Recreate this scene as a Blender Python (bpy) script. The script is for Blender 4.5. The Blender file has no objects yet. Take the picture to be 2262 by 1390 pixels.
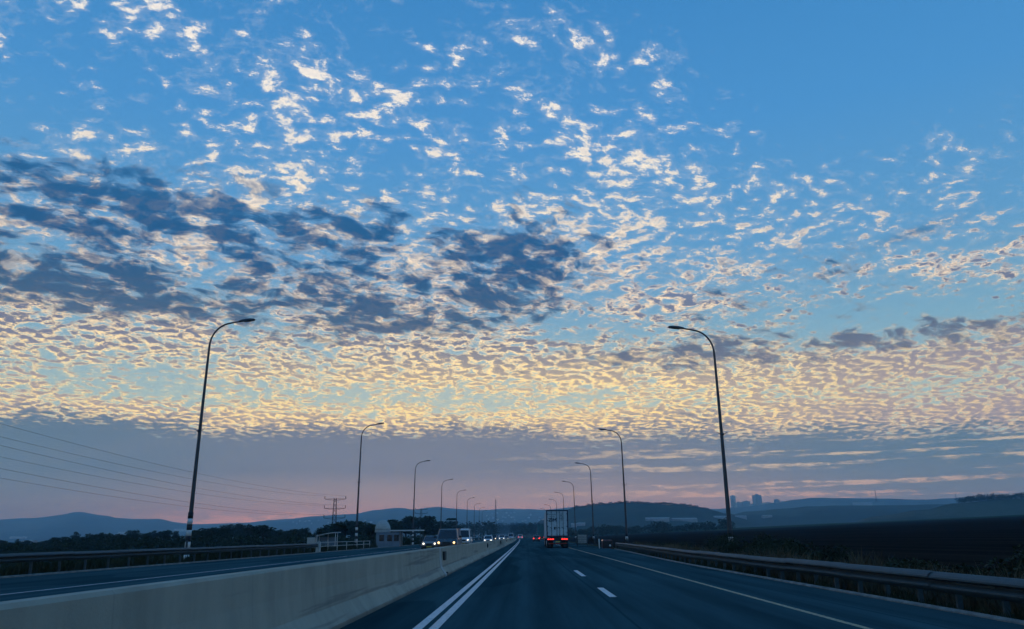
import bpy, bmesh, math, random
from mathutils import Vector, Matrix, noise as mnoise
PI = math.pi
R = math.radians
scene = bpy.context.scene
C = scene.collection

# ------------------------------------------------------------------ camera
cam_data = bpy.data.cameras.new('camera')
cam = bpy.data.objects.new('camera', cam_data)
C.objects.link(cam)
cam_data.sensor_width = 36.0
cam_data.lens = 36.0 * 1720 / 2262
cam_data.clip_start = 0.1
cam_data.clip_end = 60000
cam.matrix_world = (Matrix.Translation((0, 0, 1.3)) @ Matrix.Rotation(R(0.929), 4, 'Z')
                    @ Matrix.Rotation(R(90 + 15.901), 4, 'X') @ Matrix.Rotation(R(-0.6), 4, 'Z'))
scene.camera = cam

# ------------------------------------------------------------------ picture settings
vs = scene.view_settings
vs.view_transform = 'Standard'
vs.look = 'None'
vs.exposure = 0.0
vs.gamma = 1.0
vs.use_curve_mapping = False
cy = scene.cycles
cy.max_bounces = 5
cy.diffuse_bounces = 3
cy.glossy_bounces = 3
cy.transmission_bounces = 4
cy.transparent_max_bounces = 8
cy.volume_bounces = 1
cy.use_adaptive_sampling = True
cy.adaptive_threshold = 0.03
cy.adaptive_min_samples = 24
cy.use_denoising = True
cy.caustics_reflective = False
cy.caustics_refractive = False


# ------------------------------------------------------------------ node arithmetic
class N:
    """A socket with arithmetic: N + N, N * 2, ... build Math nodes."""
    tree = None

    def __init__(self, s):
        self.s = s

    @staticmethod
    def plug(inp, v):
        if isinstance(v, N):
            N.tree.links.new(v.s, inp)
        else:
            inp.default_value = v

    @staticmethod
    def op(o, *a, clamp=False):
        n = N.tree.nodes.new('ShaderNodeMath')
        n.operation = o
        n.use_clamp = clamp
        for i, v in enumerate(a):
            N.plug(n.inputs[i], v)
        return N(n.outputs[0])

    def __add__(s, o): return N.op('ADD', s, o)
    def __radd__(s, o): return N.op('ADD', o, s)
    def __sub__(s, o): return N.op('SUBTRACT', s, o)
    def __rsub__(s, o): return N.op('SUBTRACT', o, s)
    def __mul__(s, o): return N.op('MULTIPLY', s, o)
    def __rmul__(s, o): return N.op('MULTIPLY', o, s)
    def __truediv__(s, o): return N.op('DIVIDE', s, o)
    def __pow__(s, o): return N.op('POWER', s, o)


def nmax(a, b): return N.op('MAXIMUM', a, b)
def nmin(a, b): return N.op('MINIMUM', a, b)
def nclamp(a): return N.op('ADD', a, 0.0, clamp=True)


def sstep(x, lo, hi, a=0.0, b=1.0):
    n = N.tree.nodes.new('ShaderNodeMapRange')
    n.interpolation_type = 'SMOOTHSTEP'
    for i, v in enumerate((x, lo, hi, a, b)):
        N.plug(n.inputs[i], v)
    return N(n.outputs[0])


def lstep(x, lo, hi, a=0.0, b=1.0):
    n = N.tree.nodes.new('ShaderNodeMapRange')
    n.clamp = True
    for i, v in enumerate((x, lo, hi, a, b)):
        N.plug(n.inputs[i], v)
    return N(n.outputs[0])


def gauss(x, c, w):
    q = (x - c) / w
    return N.op('EXPONENT', q * q * -1.0)


def nvec(x, y, z=0.0):
    n = N.tree.nodes.new('ShaderNodeCombineXYZ')
    for i, v in enumerate((x, y, z)):
        N.plug(n.inputs[i], v)
    return N(n.outputs[0])


def nxyz(v):
    n = N.tree.nodes.new('ShaderNodeSeparateXYZ')
    N.plug(n.inputs[0], v)
    return [N(o) for o in n.outputs]


def fbm(v, scale, detail=5.0, rough=0.5, lac=2.0, dist=0.0, dim='2D'):
    n = N.tree.nodes.new('ShaderNodeTexNoise')
    n.noise_dimensions = dim
    n.normalize = True
    N.plug(n.inputs['Vector'], v)
    n.inputs['Scale'].default_value = scale
    n.inputs['Detail'].default_value = detail
    n.inputs['Roughness'].default_value = rough
    n.inputs['Lacunarity'].default_value = lac
    n.inputs['Distortion'].default_value = dist
    return N(n.outputs['Fac'])


def voro(v, scale, dim='2D', feature='F1', rnd=1.0, smooth=None):
    n = N.tree.nodes.new('ShaderNodeTexVoronoi')
    n.voronoi_dimensions = dim
    n.feature = feature
    N.plug(n.inputs['Vector'], v)
    n.inputs['Scale'].default_value = scale
    n.inputs['Randomness'].default_value = rnd
    if smooth is not None:
        n.inputs['Smoothness'].default_value = smooth
    return N(n.outputs['Distance'])


def mixc(f, a, b, mode='MIX'):
    n = N.tree.nodes.new('ShaderNodeMix')
    n.data_type = 'RGBA'
    n.blend_type = mode
    N.plug(n.inputs[0], f)
    for i, v in ((6, a), (7, b)):
        if isinstance(v, N):
            N.tree.links.new(v.s, n.inputs[i])
        else:
            n.inputs[i].default_value = (*v, 1.0)
    return N(n.outputs[2])


def ramp(x, stops):
    n = N.tree.nodes.new('ShaderNodeValToRGB')
    N.plug(n.inputs[0], x)
    e = n.color_ramp.elements
    while len(e) < len(stops):
        e.new(0.5)
    for el, (p, c) in zip(e, stops):
        el.position = p
        el.color = (*c, 1.0)
    return N(n.outputs[0])


def lin(r, g, b):
    f = lambda c: (c / 255 / 12.92) if c / 255 <= 0.04045 else ((c / 255 + 0.055) / 1.055) ** 2.4
    return (f(r), f(g), f(b))
SUN_E = 0.06
HAZE_D = 2.1e-4
HAZE_C = (0.34, 0.70, 1.0)

# ------------------------------------------------------------------ world: dusk sky under two decks of broken cloud
SUN_AZ = R(-3.0)      # just left of the road's direction (+Y), behind the hills
SUN_EL = R(2.0)
world = bpy.data.worlds.new('World')
scene.world = world
world.use_nodes = True
wt = world.node_tree
wt.nodes.clear()
N.tree = wt


def build_sky():
    tc = wt.nodes.new('ShaderNodeTexCoord')
    dx, dy, dz = nxyz(N(tc.outputs['Generated']))
    el = N.op('ARCSINE', dz) * (180 / PI)                  # elevation, degrees
    az = N.op('ARCTAN2', dx, dy) * (180 / PI)              # azimuth from +Y, degrees
    # clear sky
    sk = wt.nodes.new('ShaderNodeTexSky')
    sk.sky_type = 'NISHITA'
    sk.sun_disc = False
    sk.sun_elevation = SUN_EL
    sk.sun_rotation = SUN_AZ
    sk.air_density = 1.0
    sk.dust_density = 0.3
    sk.ozone_density = 3.0
    clear = mixc(1.0, N(sk.outputs[0]), SKY_TINT, 'MULTIPLY')
    # what the air itself adds: the blue of the twilight vault, paler towards the horizon
    vault = ramp(lstep(el, 0.0, 60.0), [(0.0, lin(172, 190, 196)), (0.16, lin(158, 194, 206)), (0.235, lin(132, 188, 220)),
                                        (0.33, lin(104, 174, 228)), (0.48, lin(82, 162, 230)), (0.66, lin(66, 147, 217)),
                                        (1.0, lin(54, 124, 194))])
    clear = mixc(0.8, clear, vault)
    # point on the cloud layer, in units of the layer's height, over a round earth
    RE = 420.0
    sz = nmax(dz, 0.0)
    t = N.op('SQRT', (sz * RE) * (sz * RE) + (2 * RE + 1)) - sz * RE
    # clouds have depth: seen low down they stack up, so rows look taller than a flat sheet's would;
    # the range is squeezed the same way in every direction
    hor = nmax(N.op('SQRT', dx * dx + dy * dy), 0.0001)
    rng = t * hor
    sq = N.op('LOGARITHM', 1.0 + rng * 0.8, math.e) * (1.55 / 0.8) / hor
    px, py = dx * sq, dy * sq
    P0 = nvec(px, py)
    # ---------------- high layer: small bright flakes, lit from behind
    wx = fbm(P0, 7.0, 2.0) - 0.5
    wy = fbm(nvec(px + 7.3, py - 3.1), 7.0, 2.0) - 0.5
    qx, qy = px + wx * 0.05, py + wy * 0.05
    # streets lean from upper left to lower right in view
    ang = R(-14)
    ux = qx * math.cos(ang) - qy * math.sin(ang)
    uy = qx * math.sin(ang) + qy * math.cos(ang)
    far = lstep(el, 4.0, 22.0, 1.0, 0.0)

    def high(ox, oy):
        v = nvec((ux + ox) * (0.66 + far * 0.32), uy + oy)
        big = fbm(v, 2.6, 1.0, 0.5)
        med = fbm(v, 9.0, 2.0, 0.55)
        mid = fbm(v, 30.0, 4.0, 0.66)
        cell = voro(v, 25.0)
        return big * 0.24 + med * (0.29 - far * 0.05) + mid * (0.56 + far * 0.05) + (0.40 - cell) * (0.13 + far * 0.13)
    dA = high(0.0, 0.0)
    dA2 = high(0.008, -0.022)
    # cover over the sky: thin overhead and to the right, closing towards the horizon
    cov = 0.116
    cov = cov + sstep(el, 30.0, 10.0, 0.0, 0.145)
    cov = cov + gauss(az, -5.0, 20.0) * gauss(el, 27.5, 6.0) * 0.042
    cov = cov + gauss(az, 9.0, 8.0) * gauss(el, 28.0, 6.0) * 0.05
    cov = cov + gauss(az, 10.0, 7.0) * gauss(el, 18.5, 3.5) * 0.05
    cov = cov + gauss(az, 31.0, 7.0) * gauss(el, 16.0, 1.6) * 0.05
    cov = cov - sstep(az, 8.0, 28.0) * sstep(el, 10.0, 16.0) * 0.055
    cov = cov - sstep(az + (el - 30.0) * 0.9, 13.0, 25.0) * sstep(el, 23.0, 29.0) * 0.20
    cov = cov + gauss(el, 33.0, 5.0) * sstep(az, 2.0, -14.0) * 0.012
    cov = cov - gauss(el + az * 0.02, 9.7, 0.9) * sstep(az, -20.0, 0.0, 1.0, 0.35) * 0.11
    cov = cov - gauss(az, 27.0, 9.0) * gauss(el, 14.0, 1.7) * 0.14
    cov = cov + gauss(el, 12.0, 3.0) * sstep(az, 14.0, 2.0) * 0.06
    cov = cov + gauss(el, 10.2, 2.0) * sstep(az, 4.0, 14.0) * 0.10
    cov = cov + sstep(el, 9.2, 7.4) * 0.12
    tA = dA - (0.745 - cov)
    aA = nmax(sstep(tA, -0.015, 0.11), sstep(tA, -0.10, 0.03) * 0.10)
    thick = sstep(tA, 0.025, 0.19)
    relief = nclamp((dA - dA2) * 4.5 + 0.5)
    # the light on that layer: white overhead, gold low down near the sun, rose at the horizon
    lit = ramp(lstep(el, 0.0, 40.0), [(0.0, lin(225, 165, 140)), (0.08, lin(232, 186, 160)), (0.16, lin(255, 221, 150)),
                                      (0.23, lin(255, 228, 154)), (0.32, lin(255, 231, 176)), (0.42, lin(255, 232, 194)),
                                      (0.65, lin(255, 243, 218)), (1.0, lin(253, 247, 236))])
    shade = ramp(lstep(el, 0.0, 40.0), [(0.0, lin(118, 120, 146)), (0.16, lin(146, 136, 146)), (0.25, lin(142, 134, 146)), (0.31, lin(116, 120, 142)),
                                        (0.36, lin(104, 112, 138)), (0.5, lin(112, 136, 168)), (0.75, lin(196, 198, 204)),
                                        (1.0, lin(222, 222, 226))])
    heavy = sstep(el, 24.0, 14.0, 0.35, 1.0)
    sh = nclamp(thick * heavy * 0.95 + (relief - 0.5) * 1.1 * heavy)
    colA = mixc(sh, lit, shade)
    away = sstep(N.op('ABSOLUTE', az + 3.0), 42.0, 110.0)
    colA = mixc(away * 0.8, colA, mixc(thick, lin(176, 190, 208), lin(120, 140, 168)))
    dim = sstep(N.op('ABSOLUTE', az + 3.0), 16.0, 60.0, 0.0, 0.45) * sstep(el, 16.0, 8.0)
    dim = nmax(dim, sstep(az, 6.0, 34.0, 0.0, 0.5) * sstep(el, 17.0, 12.0))
    colA = mixc(dim, colA, shade)
    glowz = gauss(az, -3.0, 26.0) * gauss(el, 9.5, 3.6)
    colA = mixc(glowz * 0.24, colA, lit)
    colA = mixc(1.0, colA, mixc(glowz, (1.10, 1.11, 1.14), (1.28, 1.21, 1.02)), 'MULTIPLY')
    clear = mixc(glowz * 0.22, clear, lin(226, 214, 178))
    sky = mixc(aA * 0.97, clear, colA)
    # ---------------- low layer: soft dark scud in its own shadow
    lx = px + (fbm(nvec(px, py - 20.0), 7.0, 2.0) - 0.5) * 0.09
    ly = py + (fbm(nvec(px + 11.0, py), 7.0, 2.0) - 0.5) * 0.09
    a2 = R(-30)
    vx = lx * math.cos(a2) - ly * math.sin(a2)
    vy = lx * math.sin(a2) + ly * math.cos(a2)
    V = nvec(vx * 0.66 + 3.7, vy * 1.05 + 1.2)
    dB = fbm(V, 3.4, 1.0, 0.5) * 0.26 + fbm(V, 11.0, 6.0, 0.62) * 0.86 + (0.40 - voro(V, 19.0)) * 0.14
    street = sstep(el, 11.5, 17.0) * sstep(el, 28.0, 20.5) * sstep(az + (17.0 - el) * 1.2, -3.0, 9.0, 1.0, 0.3)
    cB = street * 0.375
    cB = cB + gauss(az, -0.9, 5.0) * gauss(el, 20.0, 2.4) * 0.09
    cB = cB + gauss(az, -9.8, 4.0) * gauss(el, 23.6, 2.0) * 0.09
    cB = cB + gauss(az, -28.0, 13.0) * gauss(el, 23.5, 3.5) * 0.06
    cB = cB + gauss(az, 14.0, 7.0) * gauss(el, 15.8, 2.2) * 0.16
    cB = cB + gauss(el, 12.4, 1.5) * sstep(az, -6.0, 8.0) * 0.40
    cB = cB + gauss(az, 24.0, 2.5) * gauss(el, 16.8, 2.0) * 0.17
    cB = cB + gauss(el, 14.8, 2.2) * sstep(az, 4.0, -5.0) * 0.13
    cB = cB + gauss(az, -33.0, 13.0) * gauss(el, 27.0, 4.0) * 0.06
    tB = dB - (0.850 - cB)
    aB = sstep(tB, -0.04, 0.20)
    scud = ramp(lstep(el, 6.0, 32.0), [(0.0, lin(118, 120, 136)), (0.24, lin(104, 112, 132)), (0.36, lin(62, 94, 128)),
                                       (0.5, lin(32, 84, 132)), (0.66, lin(28, 90, 142)), (1.0, lin(66, 130, 186))])
    warm = sstep(fbm(V, 17.0, 4.0, 0.6), 0.50, 0.66) * sstep(tB, 0.26, 0.02) * sstep(el, 23.0, 16.0, 0.2, 0.7)
    scud = mixc(warm, scud, lit)
    rim = sstep(tB, -0.02, 0.03) * sstep(tB, 0.11, 0.04) * sstep(el, 27.0, 16.0, 0.05, 0.24)
    scud = mixc(rim, scud, lit)
    windscreen_smudge = gauss(az - (el - 18.9) * 3.0, 27.6, 1.5) * gauss(el + (fbm(V, 6.0, 2.0) - 0.5) * 0.8, 19.1, 0.5)  # no cloud: dark windscreen reflection painted into the sky as a faint wisp
    aB = nmax(aB, windscreen_smudge * 0.55)
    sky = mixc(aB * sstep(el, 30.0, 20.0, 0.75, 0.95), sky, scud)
    # ---------------- far deck: an unbroken grey-mauve sheet down to the hills
    rag = fbm(P0, 2.0, 2.0, 0.5)
    edge = el - 7.65 + sstep(az, 8.0, 32.0) * 1.1 + (rag - 0.5) * 2.0 + (0.56 - dA) * 4.5
    aD = sstep(edge, 0.75, -0.75)
    deck = ramp(lstep(el, 0.0, 9.0), [(0.0, lin(200, 172, 158)), (0.22, lin(180, 162, 156)), (0.5, lin(118, 122, 138)),
                                      (1.0, lin(110, 118, 136))])
    cool = sstep(N.op('ABSOLUTE', az + 4.0), 6.0, 34.0)
    deck = mixc(cool * 0.8, deck, lin(82, 114, 138))
    deck = mixc((fbm(nvec(px * 0.5, py * 1.6), 1.6, 5.0, 0.6) - 0.35) * 0.45, deck, lin(134, 134, 148))
    # slits in the deck, glowing where the light comes through
    sl = fbm(nvec(az * 0.035 + 4.0, el * 2.3 + (fbm(nvec(az * 0.12, el * 0.6), 1.0, 4.0) - 0.5) * 0.55), 1.0, 2.0, 0.4)
    puf = fbm(nvec(az * 0.55, el * 2.6), 1.0, 5.0, 0.65)
    slit = sstep(sl + puf * 0.42, 0.75, 0.90) * sstep(az, -8.0, 14.0) * sstep(el, 1.2, 2.0) * sstep(puf, 0.40, 0.62, 0.15, 1.0)
    glow = sstep(puf + gauss(el, 1.15 + 0.0, 0.85) * 0.35, 0.72, 0.86) * gauss(az, -11.0, 12.0) * sstep(el, 2.4, 1.2)
    slitc = ramp(lstep(el, 0.0, 8.0), [(0.0, lin(255, 176, 146)), (0.2, lin(222, 190, 172)), (0.55, lin(226, 206, 176)), (1.0, lin(240, 214, 166))])
    deck = mixc(nclamp(slit * 0.6 + glow * 0.9), deck, slitc)
    sky = mixc(aD, sky, deck)
    # the lowest sky is seen through kilometres of the valley's haze, so it starts out brighter
    sky = mixc(1.0, sky, mixc(sstep(el, 17.0, 4.0), (1.0, 1.0, 1.0), LIFT), 'MULTIPLY')
    return sky


SKY_TINT = (0.10, 0.10, 0.10)
LIFT = (1.16, 1.32, 1.30)
bg = wt.nodes.new('ShaderNodeBackground')
wo = wt.nodes.new('ShaderNodeOutputWorld')
wt.links.new(build_sky().s, bg.inputs['Color'])
bg.inputs['Strength'].default_value = 1.0
wt.links.new(bg.outputs[0], wo.inputs['Surface'])
world.cycles.sampling_method = 'MANUAL'
world.cycles.sample_map_resolution = 256

# ------------------------------------------------------------------ sun (low, veiled by the far deck)
sun_d = bpy.data.lights.new('sun', 'SUN')
sun_d.energy = SUN_E
sun_d.angle = R(14)
sun_d.color = (1.0, 0.78, 0.55)
sun = bpy.data.objects.new('sun', sun_d)
C.objects.link(sun)
sdir = Vector((math.sin(SUN_AZ) * math.cos(SUN_EL), math.cos(SUN_AZ) * math.cos(SUN_EL), math.sin(SUN_EL)))
sun.rotation_euler = sdir.to_track_quat('Z', 'Y').to_euler()
sun.location = sdir * 50 + Vector((0, 0, 40))


# ------------------------------------------------------------------ helpers
def link(name, me, mat=None, parent=None):
    o = bpy.data.objects.new(name, me)
    C.objects.link(o)
    if mat is not None and me is not None and not me.materials:
        me.materials.append(mat)
    if parent is not None:
        o.parent = parent
    return o


def tag(o, label=None, cat=None, group=None, kind=None):
    if label: o['label'] = label
    if cat: o['category'] = cat
    if group: o['group'] = group
    if kind: o['kind'] = kind
    return o


def empty(name, loc=(0, 0, 0), rz=0.0):
    o = bpy.data.objects.new(name, None)
    C.objects.link(o)
    o.location = loc
    o.rotation_euler = (0, 0, rz)
    o.empty_display_size = 0.3
    return o


def copy_tree(o, parent=None):
    c = o.copy()
    C.objects.link(c)
    c.parent = parent
    for ch in list(o.children):
        copy_tree(ch, c)
    return c


class MB:
    """Collects boxes, tubes, lofts ... into one mesh."""

    def __init__(s):
        s.v, s.f, s.sm = [], [], []

    def add(s, vs, fs, smooth=False):
        b = len(s.v)
        s.v += [tuple(p) for p in vs]
        s.f += [tuple(i + b for i in q) for q in fs]
        s.sm += [smooth] * len(fs)
        return s

    def box(s, x0, x1, y0, y1, z0, z1):
        vs = [(x, y, z) for z in (z0, z1) for y in (y0, y1) for x in (x0, x1)]
        return s.add(vs, [(0, 2, 3, 1), (4, 5, 7, 6), (0, 1, 5, 4), (2, 6, 7, 3), (0, 4, 6, 2), (1, 3, 7, 5)])

    def bbox(s, x0, x1, y0, y1, z0, z1, b=0.02):
        """box with chamfered long edges (all eight corners cut back)"""
        m = bmesh.new()
        bmesh.ops.create_cube(m, size=1.0)
        for v in m.verts:
            v.co = Vector(((x0 + x1) / 2 + v.co.x * (x1 - x0), (y0 + y1) / 2 + v.co.y * (y1 - y0), (z0 + z1) / 2 + v.co.z * (z1 - z0)))
        bmesh.ops.bevel(m, geom=list(m.edges), offset=b, segments=2, affect='EDGES', profile=0.5)
        m.verts.index_update()
        s.add([v.co for v in m.verts], [[v.index for v in f.verts] for f in m.faces])
        m.free()
        return s

    def quad(s, *p):
        return s.add(p, [tuple(range(len(p)))])

    def tube(s, pts, rad, n=8, cap=True):
        pts = [Vector(p) for p in pts]
        if not isinstance(rad, (list, tuple)):
            rad = [rad] * len(pts)
        rings = []
        for i, p in enumerate(pts):
            d = (pts[min(i + 1, len(pts) - 1)] - pts[max(i - 1, 0)]).normalized()
            a = d.cross(Vector((0, 1, 0)))
            if a.length < 0.05:
                a = d.cross(Vector((1, 0, 0)))
            a.normalize()
            b = d.cross(a)
            rings.append([p + (a * math.cos(k * 2 * PI / n) + b * math.sin(k * 2 * PI / n)) * rad[i] for k in range(n)])
        return s.loft(rings, True, cap, True)

    def loft(s, rings, closed=True, cap=True, smooth=False):
        n = len(rings[0])
        vs = [p for r in rings for p in r]
        fs = []
        for i in range(len(rings) - 1):
            for k in range(n if closed else n - 1):
                a, b = i * n + k, i * n + (k + 1) % n
                fs.append((a, b, b + n, a + n))
        s.add(vs, fs, smooth)
        if cap and closed:
            b = len(s.v) - len(vs)
            s.f += [tuple(b + k for k in reversed(range(n))), tuple(b + (len(rings) - 1) * n + k for k in range(n))]
            s.sm += [False, False]
        return s

    def disc(s, c, r, axis='x', n=16, w=0.0):
        vs = []
        for k in range(n):
            a = k * 2 * PI / n
            if axis == 'x': vs.append((c[0], c[1] + r * math.cos(a), c[2] + r * math.sin(a)))
            else: vs.append((c[0] + r * math.cos(a), c[1], c[2] + r * math.sin(a)))
        return s.add(vs, [tuple(range(n))])

    def cyl(s, c, r, w, axis='x', n=18):
        d = Vector((1, 0, 0)) if axis == 'x' else Vector((0, 1, 0)) if axis == 'y' else Vector((0, 0, 1))
        c = Vector(c)
        return s.tube([c - d * w / 2, c + d * w / 2], r, n)

    def mesh(s, name):
        me = bpy.data.meshes.new(name)
        me.from_pydata(s.v, [], s.f)
        me.polygons.foreach_set('use_smooth', s.sm)
        me.update()
        return me

    def build(s, name, mat, parent=None, loc=None):
        o = link(name, s.mesh(name), mat, parent)
        if loc: o.location = loc
        return o


CAM_M = cam.matrix_world.to_3x3()


def at(px, py, Y):
    """world point at depth Y seen in direction (px, py) of the 2262x1390 survey frame"""
    d = CAM_M @ Vector(((px - 1131) / 1720, -(py - 695) / 1720, -1))
    return Vector((0, 0, 1.3)) + d * (Y / d.y)


def frange(a, b, n):
    return [a + (b - a) * i / n for i in range(n + 1)]


def strip(x0, x1, ys, z, mb=None):
    """flat sheet between two edges that follow the road; x0, x1 numbers or functions of y"""
    mb = mb or MB()
    f0 = x0 if callable(x0) else (lambda y: x0)
    f1 = x1 if callable(x1) else (lambda y: x1)
    vs, fs = [], []
    for y in ys:
        vs += [(f0(y) + bend(y), y, z), (f1(y) + bend(y), y, z)]
    for i in range(len(ys) - 1):
        fs.append((2 * i, 2 * i + 1, 2 * i + 3, 2 * i + 2))
    return mb.add(vs, fs)


def smooth01(t):
    t = max(0.0, min(1.0, t))
    return t * t * (3 - 2 * t)


# ------------------------------------------------------------------ materials
def material(name, fn):
    m = bpy.data.materials.new(name)
    m.use_nodes = True
    t = m.node_tree
    t.nodes.clear()
    out = t.nodes.new('ShaderNodeOutputMaterial')
    b = t.nodes.new('ShaderNodeBsdfPrincipled')
    t.links.new(b.outputs[0], out.inputs['Surface'])
    N.tree = t
    tc = t.nodes.new('ShaderNodeTexCoord')
    geo = t.nodes.new('ShaderNodeNewGeometry')
    fn(b, N(tc.outputs['Object']), N(geo.outputs['Position']), out)
    return m


def setp(b, **k):
    for n, v in k.items():
        i = b.inputs[n.replace('_', ' ')]
        if isinstance(v, N):
            N.tree.links.new(v.s, i)
        elif isinstance(v, tuple) and len(v) == 3:
            i.default_value = (*v, 1.0)
        else:
            i.default_value = v


def bump(b, h, strength=0.4, dist=0.02):
    n = N.tree.nodes.new('ShaderNodeBump')
    n.inputs['Strength'].default_value = strength
    n.inputs['Distance'].default_value = dist
    N.plug(n.inputs['Height'], h)
    N.tree.links.new(n.outputs[0], b.inputs['Normal'])


def mottled(name, c0, c1, scale, rough=0.8, detail=5.0, bumpy=0.0, metal=0.0, spec=0.5, bdist=0.02, lo=0.3, hi=0.7, worldpos=False, coat=0.0):
    def fn(b, o, p, out):
        n = fbm(p if worldpos else o, scale, detail, 0.6, dim='3D')
        setp(b, Base_Color=mixc(sstep(n, lo, hi), c0, c1), Roughness=rough, Metallic=metal)
        b.inputs['Specular IOR Level'].default_value = spec
        b.inputs['Coat Weight'].default_value = coat
        b.inputs['Coat Roughness'].default_value = 0.08
        if bumpy: bump(b, n, bumpy, bdist)
    return material(name, fn)


def asphalt_fn(b, o, p, out):
    x, y, z = nxyz(p)
    xr = x + nmax(y, 0.0) * nmax(y, 0.0) * 1.5e-5
    grain = fbm(p, 55.0, 3.0, 0.7, dim='3D')
    patch = fbm(nvec(xr * 0.9, y * 0.06), 1.0, 5.0, 0.6)
    lane = fbm(nvec(xr * 2.2, y * 0.012), 1.0, 3.0, 0.55)
    track = gauss(xr, -0.55, 0.38) + gauss(xr, 0.95, 0.38) + gauss(xr, 2.6, 0.4) + gauss(xr, 4.0, 0.4)
    v = nclamp((patch - 0.5) * 1.5 + (lane - 0.5) * 0.9 + (grain - 0.5) * 1.2 + 0.45 - track * 0.14)
    seam = sstep(N.op('ABSOLUTE', xr - 1.62 + (patch - 0.5) * 0.12), 0.035, 0.012) + sstep(N.op('ABSOLUTE', xr - 5.9 + (lane - 0.5) * 0.1), 0.03, 0.012)
    mend = sstep(fbm(nvec(xr * 0.28, y * 0.045 + 3.0), 1.0, 1.0, 0.4), 0.61, 0.63)
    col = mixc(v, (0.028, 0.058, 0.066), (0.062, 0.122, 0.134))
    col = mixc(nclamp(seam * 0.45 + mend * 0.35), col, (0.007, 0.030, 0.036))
    setp(b, Base_Color=col, Roughness=sstep(track + patch * 0.4, 0.1, 1.1, 0.86, 0.74))
    b.inputs['Specular IOR Level'].default_value = 0.0
    bump(b, grain, 0.35, 0.008)


def paint_fn(c, wear):
    def fn(b, o, p, out):
        n = fbm(p, 9.0, 6.0, 0.7, dim='3D')
        g = fbm(p, 60.0, 2.0, 0.6, dim='3D')
        w = sstep(n + (g - 0.5) * 0.5, wear, wear + 0.16)
        setp(b, Base_Color=mixc(w, c, (0.07, 0.085, 0.10)), Roughness=0.6)
    return fn


def concrete_fn(b, o, p, out):
    x, y, z = nxyz(p)
    n = fbm(p, 1.2, 6.0, 0.62, dim='3D')
    st = fbm(nvec(y * 1.8, z * 0.22), 1.0, 5.0, 0.65)
    fine = fbm(p, 40.0, 3.0, 0.6, dim='3D')
    scuff = sstep(fbm(nvec(y * 0.10, z * 5.0), 1.0, 4.0, 0.6), 0.56, 0.68)
    pour = sstep(N.op('ABSOLUTE', N.op('FRACT', y / 3.0) - 0.5), 0.494, 0.499)
    col = mixc(nclamp((n - 0.5) * 0.9 + (st - 0.5) * 0.7 + 0.52), (0.25, 0.235, 0.185), (0.49, 0.45, 0.355))
    col = mixc(scuff * 0.5, col, (0.11, 0.11, 0.105))
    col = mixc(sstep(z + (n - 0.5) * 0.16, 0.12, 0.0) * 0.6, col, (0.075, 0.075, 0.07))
    col = mixc(pour * 0.15, col, (0.12, 0.12, 0.11))
    setp(b, Base_Color=col, Roughness=0.88)
    bump(b, fine * 0.6 + n, 0.35, 0.015)


def galv_fn(b, o, p, out):
    n = fbm(p, 3.0, 5.0, 0.65, dim='3D')
    sp = voro(p, 38.0, dim='3D')
    col = mixc(nclamp(n * 0.8 + sp * 0.4 - 0.1), (0.034, 0.052, 0.060), (0.080, 0.115, 0.125))
    col = mixc(sstep(fbm(p, 1.1, 6.0, 0.7, dim='3D'), 0.68, 0.78) * 0.3, col, (0.06, 0.05, 0.042))
    setp(b, Base_Color=col, Roughness=0.7, Metallic=0.2)


def soil_fn(b, o, p, out):
    x, y, z = nxyz(p)
    r = N.op('SQRT', x * x + y * y)
    big = fbm(nvec(x * 0.004, y * 0.0028), 1.0, 4.0, 0.55)
    fine = fbm(p, 2.2, 6.0, 0.65, dim='3D')
    fur = fbm(nvec(x * 0.5 + y * 0.05, y * 0.012), 1.0, 4.0, 0.6)
    plough = mixc(nclamp((fine - 0.5) * 1.2 + (fur - 0.5) * 2.2 + 0.5), (0.007, 0.006, 0.006), (0.034, 0.025, 0.020))
    strips = fbm(nvec(x * 0.0035 + y * 0.001, y * 0.0011), 1.0, 3.0, 0.5)
    crop = mixc(sstep(strips, 0.42, 0.58), (0.014, 0.034, 0.022), (0.06, 0.075, 0.045))
    crop = mixc(sstep(big, 0.5, 0.62), crop, (0.035, 0.055, 0.03))
    verge = mixc(fine, (0.03, 0.032, 0.016), (0.075, 0.066, 0.04))
    isfar = sstep(y + x * 0.25 + (big - 0.5) * 300.0, 520.0, 640.0)
    left = sstep(x, -24.0, -30.0)
    col = mixc(isfar, plough, crop)
    col = mixc(left, col, mixc(sstep(big, 0.4, 0.6), (0.008, 0.013, 0.009), (0.02, 0.026, 0.016)))
    near = sstep(N.op('ABSOLUTE', x + 6.0) + (fine - 0.5) * 3.0, 19.5, 17.0)
    col = mixc(near, col, verge)
    setp(b, Base_Color=col, Roughness=0.95)
    b.inputs['Specular IOR Level'].default_value = 0.0
    bump(b, fine, 0.5, 0.08)


def hill_fn(c0, c1, c2, sc):
    def fn(b, o, p, out):
        x, y, z = nxyz(p)
        n = fbm(p, sc, 6.0, 0.62, dim='3D')
        m = fbm(nvec(x * 0.3, y * 0.12), sc, 4.0, 0.5)
        d = sstep(voro(p, sc * 9.0, dim='3D'), 0.22, 0.55)
        col = mixc(sstep(n, 0.4, 0.62), c0, c1)
        col = mixc(sstep(m, 0.55, 0.66) * 0.8, col, c2)
        col = mixc((1.0 - d) * 0.45, col, (0.015, 0.026, 0.014))
        setp(b, Base_Color=col, Roughness=0.95)
        b.inputs['Specular IOR Level'].default_value = 0.1
    return fn


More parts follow.
